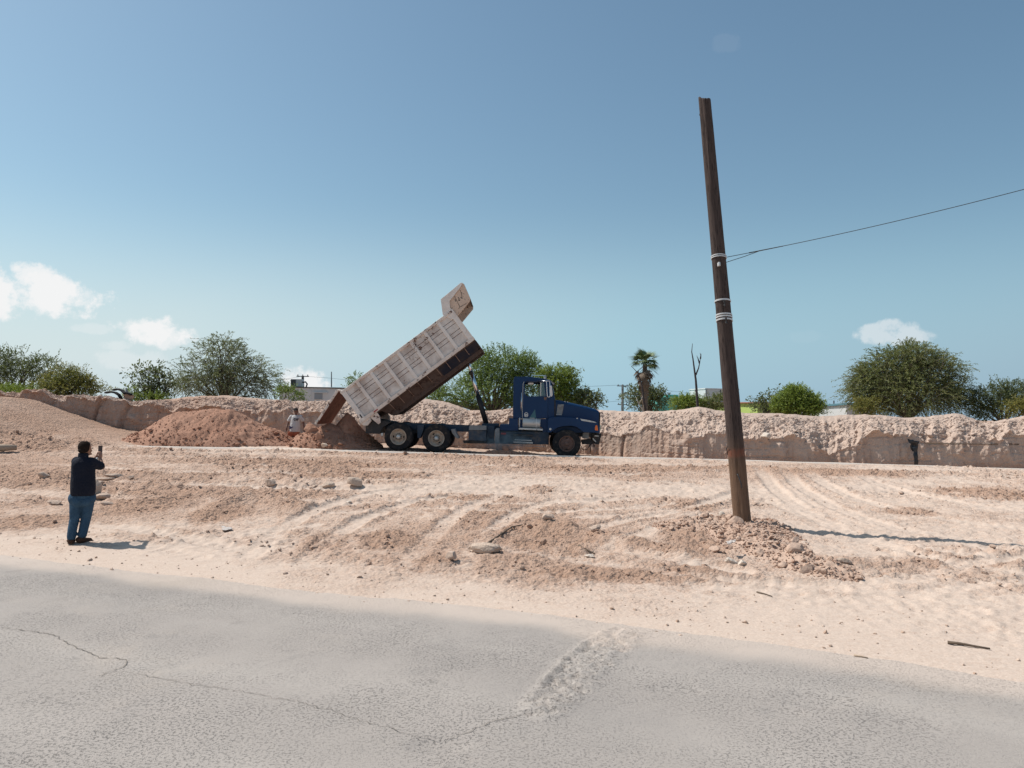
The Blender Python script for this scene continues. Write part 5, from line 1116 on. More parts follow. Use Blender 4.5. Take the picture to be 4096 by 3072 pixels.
# ------------------------------------------------------------------ trees and shrubs
def leaf_mat(name, c1, c2, c3, trans=.35):
    m, nt, b, out = new_mat(name); g = G(nt); gi = g.new('ShaderNodeNewGeometry').outputs['Random Per Island']
    cl = g.noise(g.co('Object'), 1.1, 4, .6); c = g.mix(g.ramp(g.m('ADD', g.m('MULTIPLY', gi, .6), g.m('MULTIPLY', cl, .6)), .15, .75), c1, c2); c = g.mix(g.ramp(g.m('ADD', g.m('MULTIPLY', gi, .55), g.m('MULTIPLY', cl, .7)), .55, .95), c, c3)
    g.put(b.inputs['Base Color'], c); b.inputs['Roughness'].default_value = .55; b.inputs['Specular IOR Level'].default_value = .35
    t = g.new('ShaderNodeBsdfTranslucent'); g.put(t.inputs[0], g.mix(.35, c, (0.25, 0.32, 0.05))); mx = g.new('ShaderNodeMixShader'); mx.inputs[0].default_value = trans
    g.L.new(b.outputs[0], mx.inputs[1]); g.L.new(t.outputs[0], mx.inputs[2]); g.L.new(mx.outputs[0], out.inputs[0]); return m
M['leaf_mesq'] = leaf_mat('mesquite_leaf', (0.094, 0.114, 0.047), (0.169, 0.186, 0.074), (0.263, 0.252, 0.105))
M['leaf_olive'] = leaf_mat('olive_leaf', (0.106, 0.114, 0.032), (0.188, 0.18, 0.053), (0.3, 0.252, 0.074))
M['leaf_green'] = leaf_mat('green_leaf', (0.075, 0.12, 0.032), (0.131, 0.198, 0.053), (0.225, 0.282, 0.074))
M['leaf_bright'] = leaf_mat('bright_leaf', (0.106, 0.156, 0.026), (0.188, 0.252, 0.047), (0.275, 0.336, 0.063))
M['leaf_dark'] = leaf_mat('dark_leaf', (0.056, 0.072, 0.037), (0.1, 0.12, 0.058), (0.163, 0.18, 0.084))
M['leaf_pale'] = leaf_mat('pale_mesquite_leaf', (0.10, 0.12, 0.065), (0.17, 0.185, 0.10), (0.26, 0.26, 0.14))
M['bark'] = simple('grey_bark', (0.13, 0.105, 0.085), .9, var=.3, sc=8, bump=.4, bsc=25)
M['palebark'] = simple('pale_bark', (0.42, 0.37, 0.31), .9, var=.2, sc=8)
def leaves(root, name, mat, O, Dr, L, n, ll, lw, droop, spread, rs):
    """sprays: origin O, direction Dr, length L, n leaves each"""
    S = len(O); t = np.linspace(.12, 1, n)[None, :, None]
    pos = O[:, None]+Dr[:, None]*L[:, None, None]*t; pos[..., 2] -= (droop*L[:, None]*(t[..., 0]**2))
    tan = Dr[:, None]*np.ones((1, n, 1)); tan = tan.copy(); tan[..., 2] -= 2*droop*t[..., 0]; tan /= np.linalg.norm(tan, axis=-1, keepdims=True)+1e-9
    r = rs.normal(size=(S, n, 3)); side = np.cross(tan, r); side /= np.linalg.norm(side, axis=-1, keepdims=True)+1e-9
    ax = tan*(1-spread)+side*spread; ax /= np.linalg.norm(ax, axis=-1, keepdims=True)+1e-9
    r2 = rs.normal(size=(S, n, 3))*.8; r2[..., 2] += .9; wd = np.cross(ax, r2); wd /= np.linalg.norm(wd, axis=-1, keepdims=True)+1e-9
    ls = ll*rs.uniform(.55, 1.35, (S, n, 1)); w = lw*rs.uniform(.6, 1.3, (S, n, 1))
    a = pos; b = pos+ax*ls*.5+wd*w*.5; c = pos+ax*ls; d = pos+ax*ls*.5-wd*w*.5; c = c+rs.normal(size=c.shape)*ls*.12
    V = np.stack([a, b, c, d], 2).reshape(-1, 3); Q = np.arange(len(V)).reshape(-1, 4)
    place(name, mesh_np(name, V, Q, mat, False), root)
    return pos
def tree(name, label, cat, Y, blobs, mat, n, style='bush', seed=0, base=None, bark='bark', limbs=22, group=None, zb=None):
    rs = np.random.default_rng(seed+100); bl = []
    for cx, cy, rx, ry in blobs:
        c = np.array(pk(cx, cy, Y)); bl.append((c, rx*K/F*Y, max(rx*.8, ry*.6)*K/F*Y, ry*K/F*Y))
    bx_ = base if base is not None else np.mean([b[0] for b in blobs])
    bpt = np.array(pk(bx_, 900, Y)); bpt[2] = float(H0(bpt[0], bpt[1])) if zb is None else zb
    root = empty(name, bpt); tag(root, label, cat, group)
    wts = np.array([b[1]*b[3] for b in bl]); wts /= wts.sum(); ch = rs.choice(len(bl), n, p=wts)
    u = rs.normal(size=(n, 3)); u /= np.linalg.norm(u, axis=1, keepdims=True); rr = rs.random(n)**(1/2.6)*(1+rs.normal(0, .07, n))
    C = np.array([b[0] for b in bl])[ch]; Rr = np.array([b[1:] for b in bl])[ch]
    # uneven outline: radius modulated with direction
    rr = rr*(1+.36*fbm3(u[:, 0]*2.2+ch*3.1, u[:, 1]*2.2, u[:, 2]*2.2+seed, 3, seed))
    O = C+u*Rr*rr[:, None]-bpt; D = u*1.0+np.array([0, 0, .35])+rs.normal(0, .45, (n, 3))
    P = dict(bush=(.30, 8, .085, .05, .10, .55), mesquite=(.62, 15, .10, .036, .42, .42), sprig=(.55, 9, .13, .075, .25, .6), dense=(.26, 9, .075, .05, .05, .6))[style]
    gap = fbm3((O[:, 0]+seed)*1.3, O[:, 1]*1.3, O[:, 2]*1.3, 3, seed+7); keep = (O[:, 2] > -.4) & (gap > -.16-.3*rs.random(len(O))); O = O[keep]; D = D[keep]
    D /= np.linalg.norm(D, axis=1, keepdims=True); Ls = P[0]*rs.uniform(.5, 1.5, len(O))
    leaves(root, 'crown', mat, O, D, Ls, P[1], P[2], P[3], P[4], P[5], rs)
    mb = MB(); spine = np.mean([b[0] for b in bl], 0)-bpt; rt = .035*max(.8, spine[2]*1.4)
    fork = np.array([0, 0, max(.3, spine[2]*.35)]); mb.tube([(0, 0, -.3), (.02, 0, fork[2]*.5), tuple(fork)], [rt*1.5, rt*1.2, rt], 8)
    for k in range(limbs):
        e = O[rs.integers(len(O))]; m1 = fork+(e-fork)*.45+rs.normal(0, .15, 3)+np.array([0, 0, .12])
        mb.tube([tuple(fork), tuple(m1), tuple(fork+(e-fork)*.97)], [rt*.55, rt*.32, rt*.08], 5, cap=False)
    if style == 'mesquite' or style == 'sprig':
        for k in range(0, len(O), 5):
            e = O[k]; f = e+D[k]*Ls[k]; f[2] -= P[4]*Ls[k]; mb.tube([tuple(e-D[k]*.3), tuple(e), tuple((e+f)/2+np.array([0, 0, .1*Ls[k]])), tuple(f)], [.012, .01, .007, .004], 3, cap=False)
    mb.build('trunk', M[bark], root, smooth=True); return root
tree('broadleaf_tree', 'dark leafy tree at the far left edge behind the bank', 'tree', 41, [(30, 795, 52, 40), (85, 795, 42, 28), (0, 790, 40, 40), (60, 825, 70, 30), (-40, 790, 50, 42)], M['leaf_dark'], 2600, 'bush', 1, limbs=26)
tree('shrub', 'yellowish olive shrub on the bank right of the dark left tree', 'shrub', 38, [(135, 818, 34, 28), (165, 822, 30, 24), (190, 832, 24, 18), (115, 838, 40, 18), (215, 846, 22, 10), (150, 842, 60, 16)], M['leaf_olive'], 2000, 'bush', 2, limbs=20)
tree('shrub', 'low yellow-green weeds on the bank crest at the far left', 'shrub', 37.5, [(30, 848, 40, 10), (70, 846, 30, 9), (10, 846, 30, 9)], M['leaf_bright'], 500, 'bush', 3, limbs=4)
tree('castor_plant', 'thin tree with tiered drooping leaves left of the big grey-green tree', 'tree', 39, [(300, 812, 14, 16), (318, 800, 9, 7), (330, 820, 20, 18), (347, 806, 10, 8), (310, 838, 26, 16), (345, 845, 24, 18), (365, 830, 8, 20)], M['leaf_dark'], 330, 'sprig', 4, limbs=16)
tree('shrub', 'small green weed at the foot of the thin tiered tree', 'shrub', 38.2, [(286, 852, 10, 18), (330, 862, 36, 9), (290, 862, 14, 10)], M['leaf_bright'], 380, 'bush', 5, limbs=5)
tree('mesquite_tree', 'big feathery grey-green mesquite tree left of the white building', 'tree', 42, [(485, 785, 62, 48), (440, 810, 58, 42), (540, 812, 56, 42), (485, 828, 92, 34), (405, 835, 38, 24), (575, 835, 28, 24), (480, 752, 40, 22)], M['leaf_pale'], 2500, 'mesquite', 6, limbs=24)
tree('shrub', 'green weed at the left corner of the white building', 'shrub', 38, [(622, 852, 14, 12), (642, 856, 12, 8), (608, 850, 8, 12)], M['leaf_green'], 260, 'bush', 7, limbs=5)
tree('broadleaf_tree', 'treetop peeping above the raised bed beside its upper edge', 'tree', 44, [(766, 818, 12, 11), (772, 830, 18, 12), (780, 845, 30, 20)], M['leaf_green'], 420, 'bush', 8, limbs=8)
tree('broadleaf_tree', 'tall green tree behind the truck between bed and cab', 'tree', 39, [(1085, 790, 58, 36), (1040, 800, 45, 36), (1130, 800, 36, 34), (1060, 845, 80, 40), (990, 850, 55, 36), (1120, 845, 45, 40), (945, 862, 40, 24), (1150, 790, 14, 16)], M['leaf_green'], 6200, 'bush', 9, limbs=44)
tree('broadleaf_tree', 'bright green tree just behind the truck cab', 'tree', 38, [(1205, 825, 34, 30), (1225, 815, 22, 18), (1235, 850, 26, 28), (1195, 850, 34, 30), (1175, 815, 16, 16), (1250, 860, 16, 16)], M['leaf_bright'], 2300, 'bush', 10, limbs=24)
tree('castor_plant', 'thin sparse plant above the truck hood', 'plant', 37.5, [(1268, 860, 12, 12), (1282, 865, 9, 9), (1262, 872, 16, 8), (1288, 862, 6, 8), (1247, 800, 3, 4)], M['leaf_dark'], 170, 'sprig', 11, limbs=8)
tree('shrub', 'round dark green shrub around the palm trunk', 'shrub', 47.5, [(1398, 862, 36, 20), (1378, 855, 24, 20), (1420, 862, 20, 20), (1405, 850, 20, 10)], M['leaf_dark'], 480, 'sprig', 12, limbs=24)
tree('shrub', 'soft bright green shrub in front of the turquoise building', 'shrub', 40, [(1478, 870, 22, 11), (1492, 866, 16, 8), (1465, 876, 14, 8), (1505, 872, 14, 10)], M['leaf_bright'], 700, 'bush', 13, limbs=8)
tree('shrub', 'grey-green shrub in front of the tall white block', 'shrub', 40, [(1540, 872, 24, 14), (1560, 868, 20, 14), (1525, 880, 18, 9)], M['leaf_mesq'], 560, 'bush', 14, limbs=8)
tree('castor_plant', 'dark spiky plant in front of the lime green house', 'plant', 39, [(1660, 872, 20, 14), (1655, 860, 14, 9), (1680, 862, 12, 10), (1648, 880, 14, 9)], M['leaf_dark'], 150, 'sprig', 15, limbs=10)
tree('round_bush', 'dense bright green bush between lime house and grey shed', 'bush', 37, [(1722, 862, 34, 24), (1700, 872, 28, 18), (1750, 870, 24, 22), (1685, 882, 18, 10), (1730, 885, 45, 12), (1715, 848, 18, 12)], M['leaf_bright'], 3000, 'dense', 16, limbs=22)
tree('mesquite_tree', 'largest rounded mesquite tree on the right', 'tree', 38, [(1960, 800, 82, 46), (1905, 825, 58, 46), (2020, 820, 62, 50), (1960, 850, 112, 42), (2055, 855, 34, 36), (1870, 830, 30, 40), (1975, 768, 44, 22)], M['leaf_mesq'], 6500, 'mesquite', 17, limbs=24)
tree('shrub', 'small yellow-green shrub at the left foot of the big right tree', 'shrub', 36.5, [(1880, 880, 24, 14), (1865, 876, 14, 12)], M['leaf_olive'], 420, 'bush', 18, limbs=6)
tree('broadleaf_tree', 'dark tree at the far right edge of the picture', 'tree', 37, [(2150, 858, 42, 30), (2190, 865, 40, 34), (2120, 870, 26, 26), (2165, 840, 24, 18), (2240, 860, 40, 36), (2150, 885, 60, 18)], M['leaf_dark'], 2300, 'bush', 19, limbs=24)
tree('shrub', 'low olive shrub at the far right under the dark tree', 'shrub', 35.5, [(2200, 880, 24, 16), (2225, 875, 20, 18)], M['leaf_olive'], 420, 'bush', 20, limbs=6)

# ------------------------------------------------------------------ fan palm with its skirt of dead fronds
M['frond'] = simple('palm_green', (0.10, 0.14, 0.05), .6, var=.3, sc=5); M['deadfrond'] = simple('palm_dead', (0.17, 0.125, 0.09), .9, var=.35, sc=6)
def fan_mesh(name, mat, L, nbl, half, dr, tw):
    mb = MB(); mb.tube([(0, 0, 0), (L*.45, 0, 0)], [.018, .012], 4)
    for k in range(nbl):
        a = -half+2*half*k/(nbl-1); bl_ = L*.6*(1-.25*abs(a)/half); d = Vector((math.cos(a), math.sin(a), 0)); s = Vector((-math.sin(a), math.cos(a), 0)); o = Vector((L*.43, 0, 0))
        w = .035; m1 = o+d*bl_*.55+Vector((0, 0, -dr*bl_*.25)); e = o+d*bl_+Vector((0, 0, -dr*bl_))
        mb.add([o, m1+s*w, e, m1-s*w], [(0, 1, 2, 3)])
    ob = mb.build(name, mat); me = ob.data; bpy.data.objects.remove(ob); return me
def palm():
    Y = 46.0; top = np.array(pk(1391, 786, Y)); base = np.array(pk(1392, 895, Y)); base[2] = 1.45
    root = empty('fan_palm', base); tag(root, 'fan palm with a shaggy skirt of dead brown fronds', 'palm tree'); h = top[2]-base[2]
    MB().tube([(0, 0, -.2), (.05, 0, h*.4), (-.02, 0, h*.8), (0, 0, h)], [.2, .16, .14, .12], 12).build('trunk', M['bark'], root, smooth=True)
    g = [fan_mesh('frond', M['frond'], 1.05, 13, 1.25, dr, 0) for dr in (.25, .5, .8)]; d = [fan_mesh('dead_frond', M['deadfrond'], 1.0, 9, .8, dr, 0) for dr in (.1, .3)]
    rs = random.Random(5)
    for k in range(34):
        o = place('frond', g[k % 3], root, (0, 0, h-.05+.2*rs.random())); el = rs.uniform(-.15, 1.35); o.rotation_euler = (rs.uniform(-.3, .3), -el, k*2.399+rs.uniform(-.2, .2)); o.scale = [rs.uniform(.75, 1.0)]*3
    for k in range(80):
        t = k/80; o = place('dead_frond', d[k % 2], root, (.12*math.cos(k*2.4), .12*math.sin(k*2.4), h-.1-2.0*t)); el = -(.6+.9*min(1, t*1.8)); o.rotation_euler = (rs.uniform(-.4, .4), -el, k*2.399); o.scale = [rs.uniform(.72, .98)*(1-.45*t)]*3
    # second thin leaning trunk in front
palm()
def snag(name, label, segs, Y, r, bark):
    root = empty(name, (0, 0, 0)); p0 = Vector(pk(*segs[0][0], Y)); root.location = p0; tag(root, label, 'dead tree')
    for i, s in enumerate(segs):
        P = [Vector(pk(x, y, Y))-p0 for x, y in s]; k = 1 if i == 0 else .5; rr = [max(.008, r*k*(1-.85*j/(len(P)-1))) for j in range(len(P))]
        MB().tube([p+Vector((0, .02*math.sin(j*3), 0)) for j, p in enumerate(P)], rr, 7).build('trunk' if i == 0 else 'limb', M[bark], root, smooth=True)
M['deadbark'] = simple('dead_bark', (0.055, 0.045, 0.045), .95, var=.3, sc=10)
snag('dead_tree', 'bare dead tree with forked trunk between palm and pole', [[(1507, 905), (1507, 880), (1505, 850), (1503, 820), (1500, 800), (1497, 775), (1494, 760), (1496, 742)], [(1503, 810), (1509, 795), (1512, 780), (1515, 764)], [(1511, 785), (1508, 775), (1505, 768)], [(1506, 850), (1500, 842)], [(1513, 775), (1514, 768), (1512, 762)]], 39, .085, 'deadbark')
snag('dead_tree', 'pale bare leaning stem beside the palm trunk', [[(1395, 900), (1386, 882), (1378, 868), (1374, 858)], [(1381, 872), (1386, 862), (1388, 855)]], 37.6, .055, 'palebark')
snag('dead_tree', 'dark bare stem leaning across the palm skirt', [[(1397, 900), (1390, 860), (1386, 830), (1378, 806), (1363, 790)], [(1386, 830), (1391, 850)]], 37.8, .06, 'deadbark')

# ------------------------------------------------------------------ buildings beyond the bank
def wallm(name, c, **kw): return simple(name, c, .85, var=.08, sc=1.2, dirt=tuple(x*.72 for x in c), dthr=(.5, .85), dsc=1.5, **kw)
M['bwhite'] = wallm('white_wall', (0.56, 0.57, 0.57)); M['bgrey'] = wallm('grey_wall', (0.60, 0.61, 0.61)); M['bteal'] = wallm('turquoise_wall', (0.11, 0.40, 0.34)); M['blime'] = wallm('lime_wall', (0.38, 0.50, 0.14))
M['greywin'] = simple('grey_window', (0.26, 0.29, 0.32), .5)
M['roofdark'] = simple('roof_edge', (0.07, 0.07, 0.07), .9); M['roofred'] = simple('roof_red', (0.28, 0.13, 0.09), .9); M['roofblue'] = simple('roof_blue', (0.10, 0.22, 0.27), .7); M['dark'] = simple('dark_opening', (0.03, 0.03, 0.035), .9)
def house(name, label, x0, x1, ytop, Y, wall, roof, rz=0.0, depth=5.0, over=.12, th=.14, zb=1.2, rise=0.0, cat='building'):
    """front wall spans x0..x1 at the top edge ytop (2212 px) at depth Y; rz turns it about its left front corner"""
    a = np.array(pk(x0, ytop, Y)); b = np.array(pk(x1, ytop, Y)); w = b[0]-a[0]; h = a[2]-zb
    root = empty(name, (a[0], Y, zb)); root.rotation_euler.z = rz; tag(root, label, cat)
    MB().prism([(0, 0), (w, 0), (w, h), (0, h)], 0, depth).build('wall', M[wall], root)
    mb = MB(); mb.prism([(-over, h), (w+over, h), (w+over, h+th), (-over, h+th)], -over, depth+over, fn=lambda x, y, z: (x, y, z+rise*y)); mb.build('roof', M[roof], root, bevel=.01)
    return root, w, h
r_, w_, h_ = house('white_building', 'long low white building left of the raised bed', 604, 800, 837, 50, 'bgrey', 'roofdark', .02, 6, over=.06, th=.07)
s_ = 50*K/F
MB().box(((688-604)*s_, -.02, h_-(866-838)*s_*.62), (.5, .06, .4)).build('window', M['greywin'], r_); MB().box(((688-604)*s_+.15, -.05, h_-.28), (.9, .12, .06)).build('window_ledge', M['bgrey'], r_)
MB().lathe([(0, 0), (.07, 0), (.09, .05)], ((641-604)*s_, -.04, h_-.42), 'Y', 10).build('wall_fitting', M['dark'], r_)
for k in (.35, .62, .85): MB().box((w_*k, -.008, h_/2-.05), (.03, .012, h_-.12)).build('wall_joint', M['bwhite'], r_)
ac = empty('air_conditioner', (pk(642, 832, 51)[0], 51, pk(642, 835, 51)[2]-.02)); tag(ac, 'grey air conditioner box on the white building roof', 'air conditioner')
MB().box((0, 0, .26), (.72, .6, .5)).build('casing', M['alu'], ac, bevel=.02); MB().box((-.18, -.31, .26), (.33, .02, .42)).build('fan_grille', M['roofdark'], ac); MB().tube([(.36, 0, .3), (.55, 0, .34), (.66, 0, .2), (.6, 0, .0)], .05, 8).build('pipe', M['roofdark'], ac)
def far_pole(name, label, x, yt, yb, Y, r, arms, mat='roofdark'):
    a = Vector(pk(x, yb, Y)); b = Vector(pk(x, yt, Y)); a.z = 1.3 if yb > 870 else a.z; root = empty(name, a); tag(root, label, 'pole'); d = b-a
    MB().tube([(0, 0, 0), tuple(d)], [r, r*.7], 8).build('shaft', M[mat], root)
    for t, w in arms:
        MB().box(tuple(d*t), (w, .06, .06)).build('crossarm', M['roofdark'], root)
        for s in (-1, 0, 1): MB().lathe([(0, 0), (.04, .0), (.03, .1), (0, .12)], (d.x*t+s*w*.4, 0, d.z*t+.03), 'Z', 6).build('insulator', M['grey'], root)
far_pole('roof_pole', 'short dark pole with crossarm behind the white building roof', 654, 812, 836, 56, .12, [(.96, .9)])
far_pole('antenna_mast', 'thin mast standing on the white building roof', 716, 803, 836, 52, .045, [], 'grey')
far_pole('distant_pole', 'slim distant power pole with crossarms left of the palm', 1345, 831, 884, 62, .13, [(.97, .9), (.55, .8), (.28, 2.2), (.2, 2.4), (.12, 2.4)], 'grey')
M['thinwire'] = simple('far_wire', (0.10, 0.12, 0.14), .7)
def wire(label, pts, Y, r=.012):
    P = [Vector(pk(x, y, Y)) for x, y in pts]; return tag(MB().tube([p-P[0] for p in P], r, 4).build('power_line', M['thinwire'], loc=P[0]), label, 'wire')
wire('faint wire between the truck cab and the distant pole', [(1240, 836), (1290, 834), (1345, 831.5)], 62); wire('faint wire sagging from the distant pole to the white block', [(1345, 831.5), (1420, 841), (1480, 848), (1520, 851)], 62, .010)
wire('faint wire passing above the white building roof', [(600, 822), (654, 812.5), (716, 817), (760, 822)], 56, .010); wire('low faint wire right of the truck hood', [(1255, 872), (1300, 869), (1345, 866), (1400, 868)], 64, .012)
r_, w_, h_ = house('turquoise_building', 'turquoise flat-roofed building behind the dead tree', 1418, 1509, 861, 58, 'bteal', 'bteal', -.05, 7, over=.05, th=.12)
MB().box((w_*.38, 1.0, h_+.2), (w_*.3, 1.2, .25)).build('parapet', M['bteal'], r_)
r_, w_, h_ = house('white_block', 'tall white rendered block just left of the pole', 1524, 1600, 841, 60, 'bwhite', 'bwhite', .16, 3.2, over=.04, th=.1)
MB().box((w_*.45, -.03, h_-.35), (.05, .05, .7)).build('stain_pipe', M['roofdark'], r_); MB().box((.06, -.02, h_/2), (.05, .04, h_)).build('corner_seam', M['grey'], r_)
r_, w_, h_ = house('lime_house', 'lime green house right of the pole', 1636, 1728, 871, 44, 'blime', 'roofred', .30, 4.6, over=.14, th=.07, rise=.0)
MB().box((w_*.5, -.03, h_-.8), (.8, .06, .6)).build('window', M['dark'], r_)
r_, w_, h_ = house('grey_shed', 'grey shed with blue roof edge left of the big right tree', 1829, 1905, 875, 43, 'bgrey', 'roofblue', .36, 4.6, over=.10, th=.12, rise=-.05)
for k in (.9, 2.2, 3.4): MB().box((-.06, k, h_+.22-.06*k), (.05, .05, .18)).build('roof_bracket', M['roofdark'], r_)

# ------------------------------------------------------------------ people
M['skin'] = simple('skin', (0.30, 0.15, 0.095), .55, var=.12, sc=14); M['hair'] = simple('dark_hair', (0.020, 0.013, 0.010), .95, var=.4, sc=30, spec=.1, bump=.5, bsc=60)
M['skin2'] = simple('tanned_skin', (0.16, 0.075, 0.05), .55, var=.12, sc=14)
def fabric(name, c, var, sc, fold=.35, c2=None, fade=None):
    m, nt, b, _ = new_mat(name); g = G(nt); v = g.co('Object'); n = g.noise(v, sc, 5, .6)
    col = g.mix(n, tuple(x*(1-var) for x in c), tuple(x*(1+var) for x in c))
    if c2: col = g.mix(g.ramp(g.noise(v, 5, 4, .5), .5, .75), col, c2)
    g.put(b.inputs['Base Color'], col); b.inputs['Roughness'].default_value = .9; b.inputs['Specular IOR Level'].default_value = .2
    g.bump(g.m('ADD', g.noise(g.co('Object', (1, 1, .55)), 9, 4, .55, 1.8), g.m('MULTIPLY', g.noise(v, 140, 2), .06)), fold*1.8, .06, b); return m
M['navy'] = fabric('navy_polo', (0.012, 0.014, 0.024), .2, 8); M['jeans'] = fabric('blue_jeans', (0.035, 0.075, 0.125), .25, 14, .4, (0.065, 0.125, 0.19)); M['shoe'] = fabric('brown_shoe', (0.06, 0.032, 0.022), .3, 20, .1)
M['tee'] = fabric('white_tshirt', (0.55, 0.53, 0.52), .06, 8, .4); M['shorts'] = fabric('rust_shorts', (0.36, 0.12, 0.07), .2, 8, .3); M['capc'] = fabric('dark_cap', (0.03, 0.025, 0.025), .2, 8, .1)
def cap_mesh(mb, p0, r0, p1, r1, n=14, fl=None):
    """rounded tapered limb segment; fl flattens it along a direction"""
    p0 = Vector(p0); p1 = Vector(p1); t = (p1-p0); L = t.length; t = t.normalized() if L > 1e-6 else Vector((0, 0, 1)); u = t.orthogonal().normalized(); w = t.cross(u); V = []; Fc = []; rings = []
    for a in np.linspace(-math.pi/2, 0, 5)[1:]: rings.append((p0+t*r0*math.sin(a), r0*math.cos(a)))
    for a in np.linspace(0, math.pi/2, 5)[:-1]: rings.append((p1+t*r1*math.sin(a), r1*math.cos(a)))
    rings = [(p0-t*r0, r0*.02)]+rings+[(p1+t*r1, r1*.02)]
    for c, r in rings:
        for k in range(n):
            d = (u*math.cos(2*math.pi*k/n)+w*math.sin(2*math.pi*k/n))*r
            if fl is not None: f = Vector(fl[0]); d = d-f*(d.dot(f))*(1-fl[1])
            V.append(c+d)
    for i in range(len(rings)-1):
        for k in range(n): a = i*n+k; b = i*n+(k+1) % n; Fc.append((a, b, b+n, a+n))
    Fc += [tuple(range(n))[::-1], tuple(range((len(rings)-1)*n, len(rings)*n))]; mb.add(V, Fc)
def ell(mb, c, r, rot=None, n=18):
    V = []; Fc = []; m = n//2+1
    for i in range(m):
        th = math.pi*(.01+.98*i/(m-1))
        for k in range(n):
            a = 2*math.pi*k/n; v = Vector((r[0]*math.sin(th)*math.cos(a), r[1]*math.sin(th)*math.sin(a), r[2]*math.cos(th))); V.append((rot @ v if rot else v)+Vector(c))
    for i in range(m-1):
        for k in range(n): a = i*n+k; b = i*n+(k+1) % n; Fc.append((a, a+n, b+n, b))
    Fc += [tuple(range(n)), tuple(range((m-1)*n, m*n))[::-1]]; mb.add(V, Fc)
def loft(mb, rings, n=30):
    V = []; Fc = []
    for c, rx, ry in rings:
        for k in range(n):
            a = 2*math.pi*k/n; ca, sa = math.cos(a), math.sin(a); e = .82
            V.append((c[0]+rx*math.copysign(abs(ca)**e, ca), c[1]+ry*math.copysign(abs(sa)**e, sa), c[2]))
    for i in range(len(rings)-1):
        for k in range(n): a = i*n+k; b = i*n+(k+1) % n; Fc.append((a, b, b+n, a+n))
    Fc += [tuple(range(n))[::-1], tuple(range((len(rings)-1)*n, len(rings)*n))]; mb.add(V, Fc)
def fuse(mb, name, mat, parent, vox, smooth=6):
    o = mb.build(name, mat, parent, smooth=True); r = o.modifiers.new('r', 'REMESH'); r.mode = 'VOXEL'; r.voxel_size = vox; r.use_smooth_shade = True
    s = o.modifiers.new('s', 'SMOOTH'); s.iterations = smooth; s.factor = .5; return o
def limb(mb, pts, rs_, fl=None):
    for (a, b, ra, rb) in zip(pts[:-1], pts[1:], rs_[:-1], rs_[1:]): cap_mesh(mb, a, ra, b, rb, fl=fl)
def hand(mb, wrist, fdir, ndir, spread=1.0, curl=.6, sc=1.0, thumb=1):
    """palm and five bent fingers; fdir along the palm, ndir out of the palm, fingers bend towards ndir"""
    f = Vector(fdir).normalized(); n = Vector(ndir).normalized(); s = f.cross(n).normalized(); w = Vector(wrist); pc = w+f*.05*sc
    ell(mb, pc, (.042*sc, .05*sc, .018*sc), Matrix((s, f, n)).transposed())
    for i, (o, L) in enumerate(((-.030, .062), (-.010, .072), (.010, .068), (.029, .052))):
        b = pc+s*o*sc*spread+f*.04*sc; d1 = (f*math.cos(curl)+n*math.sin(curl)); d2 = (f*math.cos(curl*2.1)+n*math.sin(curl*2.1)); m1 = b+d1*L*.55*sc; e = m1+d2*L*.5*sc
        limb(mb, [b, m1, e], [.0095*sc, .009*sc, .0075*sc])
    b = w+f*.025*sc-s*.035*sc*thumb; m1 = b+(f*.6-s*.5*thumb+n*.5).normalized()*.038*sc; e = m1+(f*.8+n*.6).normalized()*.03*sc; limb(mb, [b, m1, e], [.012*sc, .0105*sc, .009*sc])
# --- man with the phone; coordinates taken in the picture plane: x right, y away, z up
mp = gpt(200+395/3.3175, 1740+1445/3.3175); mp[2] = ground_z(mp[0], mp[1]); MS = float(mp[1])/F*1.0/3.3175     # metres per zoom pixel
man = empty('person', mp); tag(man, 'man in navy polo and jeans seen from behind, filming with a phone', 'person')
MTH = math.atan2(-mp[0], mp[1]); man.rotation_euler.z = MTH
def Q(u, v, y=0.0): return Vector(((u-395)*MS*math.cos(MTH), y, (1452-v)*MS))
hd_c = Q(414, 212, .02)
mb = MB()
ell(mb, hd_c+Vector((0, 0, .015)), (.102, .106, .116)); ell(mb, Q(445, 262, .05), (.068, .066, .080)); ell(mb, Q(462, 235, .07), (.052, .055, .092))            # skull, jaw, face turned to the right
cap_mesh(mb, Q(497, 232, .10), .014, Q(503, 252, .115), .018); ell(mb, Q(468, 232, -.028), (.020, .014, .034))                                                # nose, ear
ell(mb, Q(488, 290, .085), (.035, .035, .02))
cap_mesh(mb, Q(400, 275, .0), .062, Q(395, 345, -.0), .07)
limb(mb, [Q(395, 390), Q(400, 480, .01), Q(405, 620, .01), Q(405, 760, .01), Q(405, 850, .01)], [.10, .125, .13, .13, .12])
for sx, hip, kn, an in ((-1, (325, 880), (318, 1130), (283, 1360)), (1, (478, 880), (470, 1120), (432, 1350))):
    limb(mb, [Q(*hip, .0), Q(*kn, .02), Q(*an, -.01)], [.08, .058, .045])
    limb(mb, [Q(an[0], an[1], 0), Q(an[0]+10, 1425, .03), Q(an[0]+(95 if sx > 0 else 30), 1436, .10 if sx > 0 else .16)], [.045, .038, .03])
sh_r, el_r, wr_r = Q(540, 400, -.02), Q(662, 470, .10), Q(628, 362, .22); sh_l, el_l, wr_l = Q(290, 390, .08), Q(430, 470, .34), Q(572, 348, .34)
limb(mb, [sh_r, el_r, wr_r], [.042, .042, .030]); limb(mb, [sh_l, el_l, wr_l], [.045, .042, .030])
hand(mb, wr_r, (.05, .12, 1), (-.35, .5, .1), curl=.75, thumb=-1); hand(mb, wr_l, (.35, .02, 1), (.5, -.1, .0), curl=.7, thumb=1)
fuse(mb, 'body', M['skin'], man, .0075, 4)
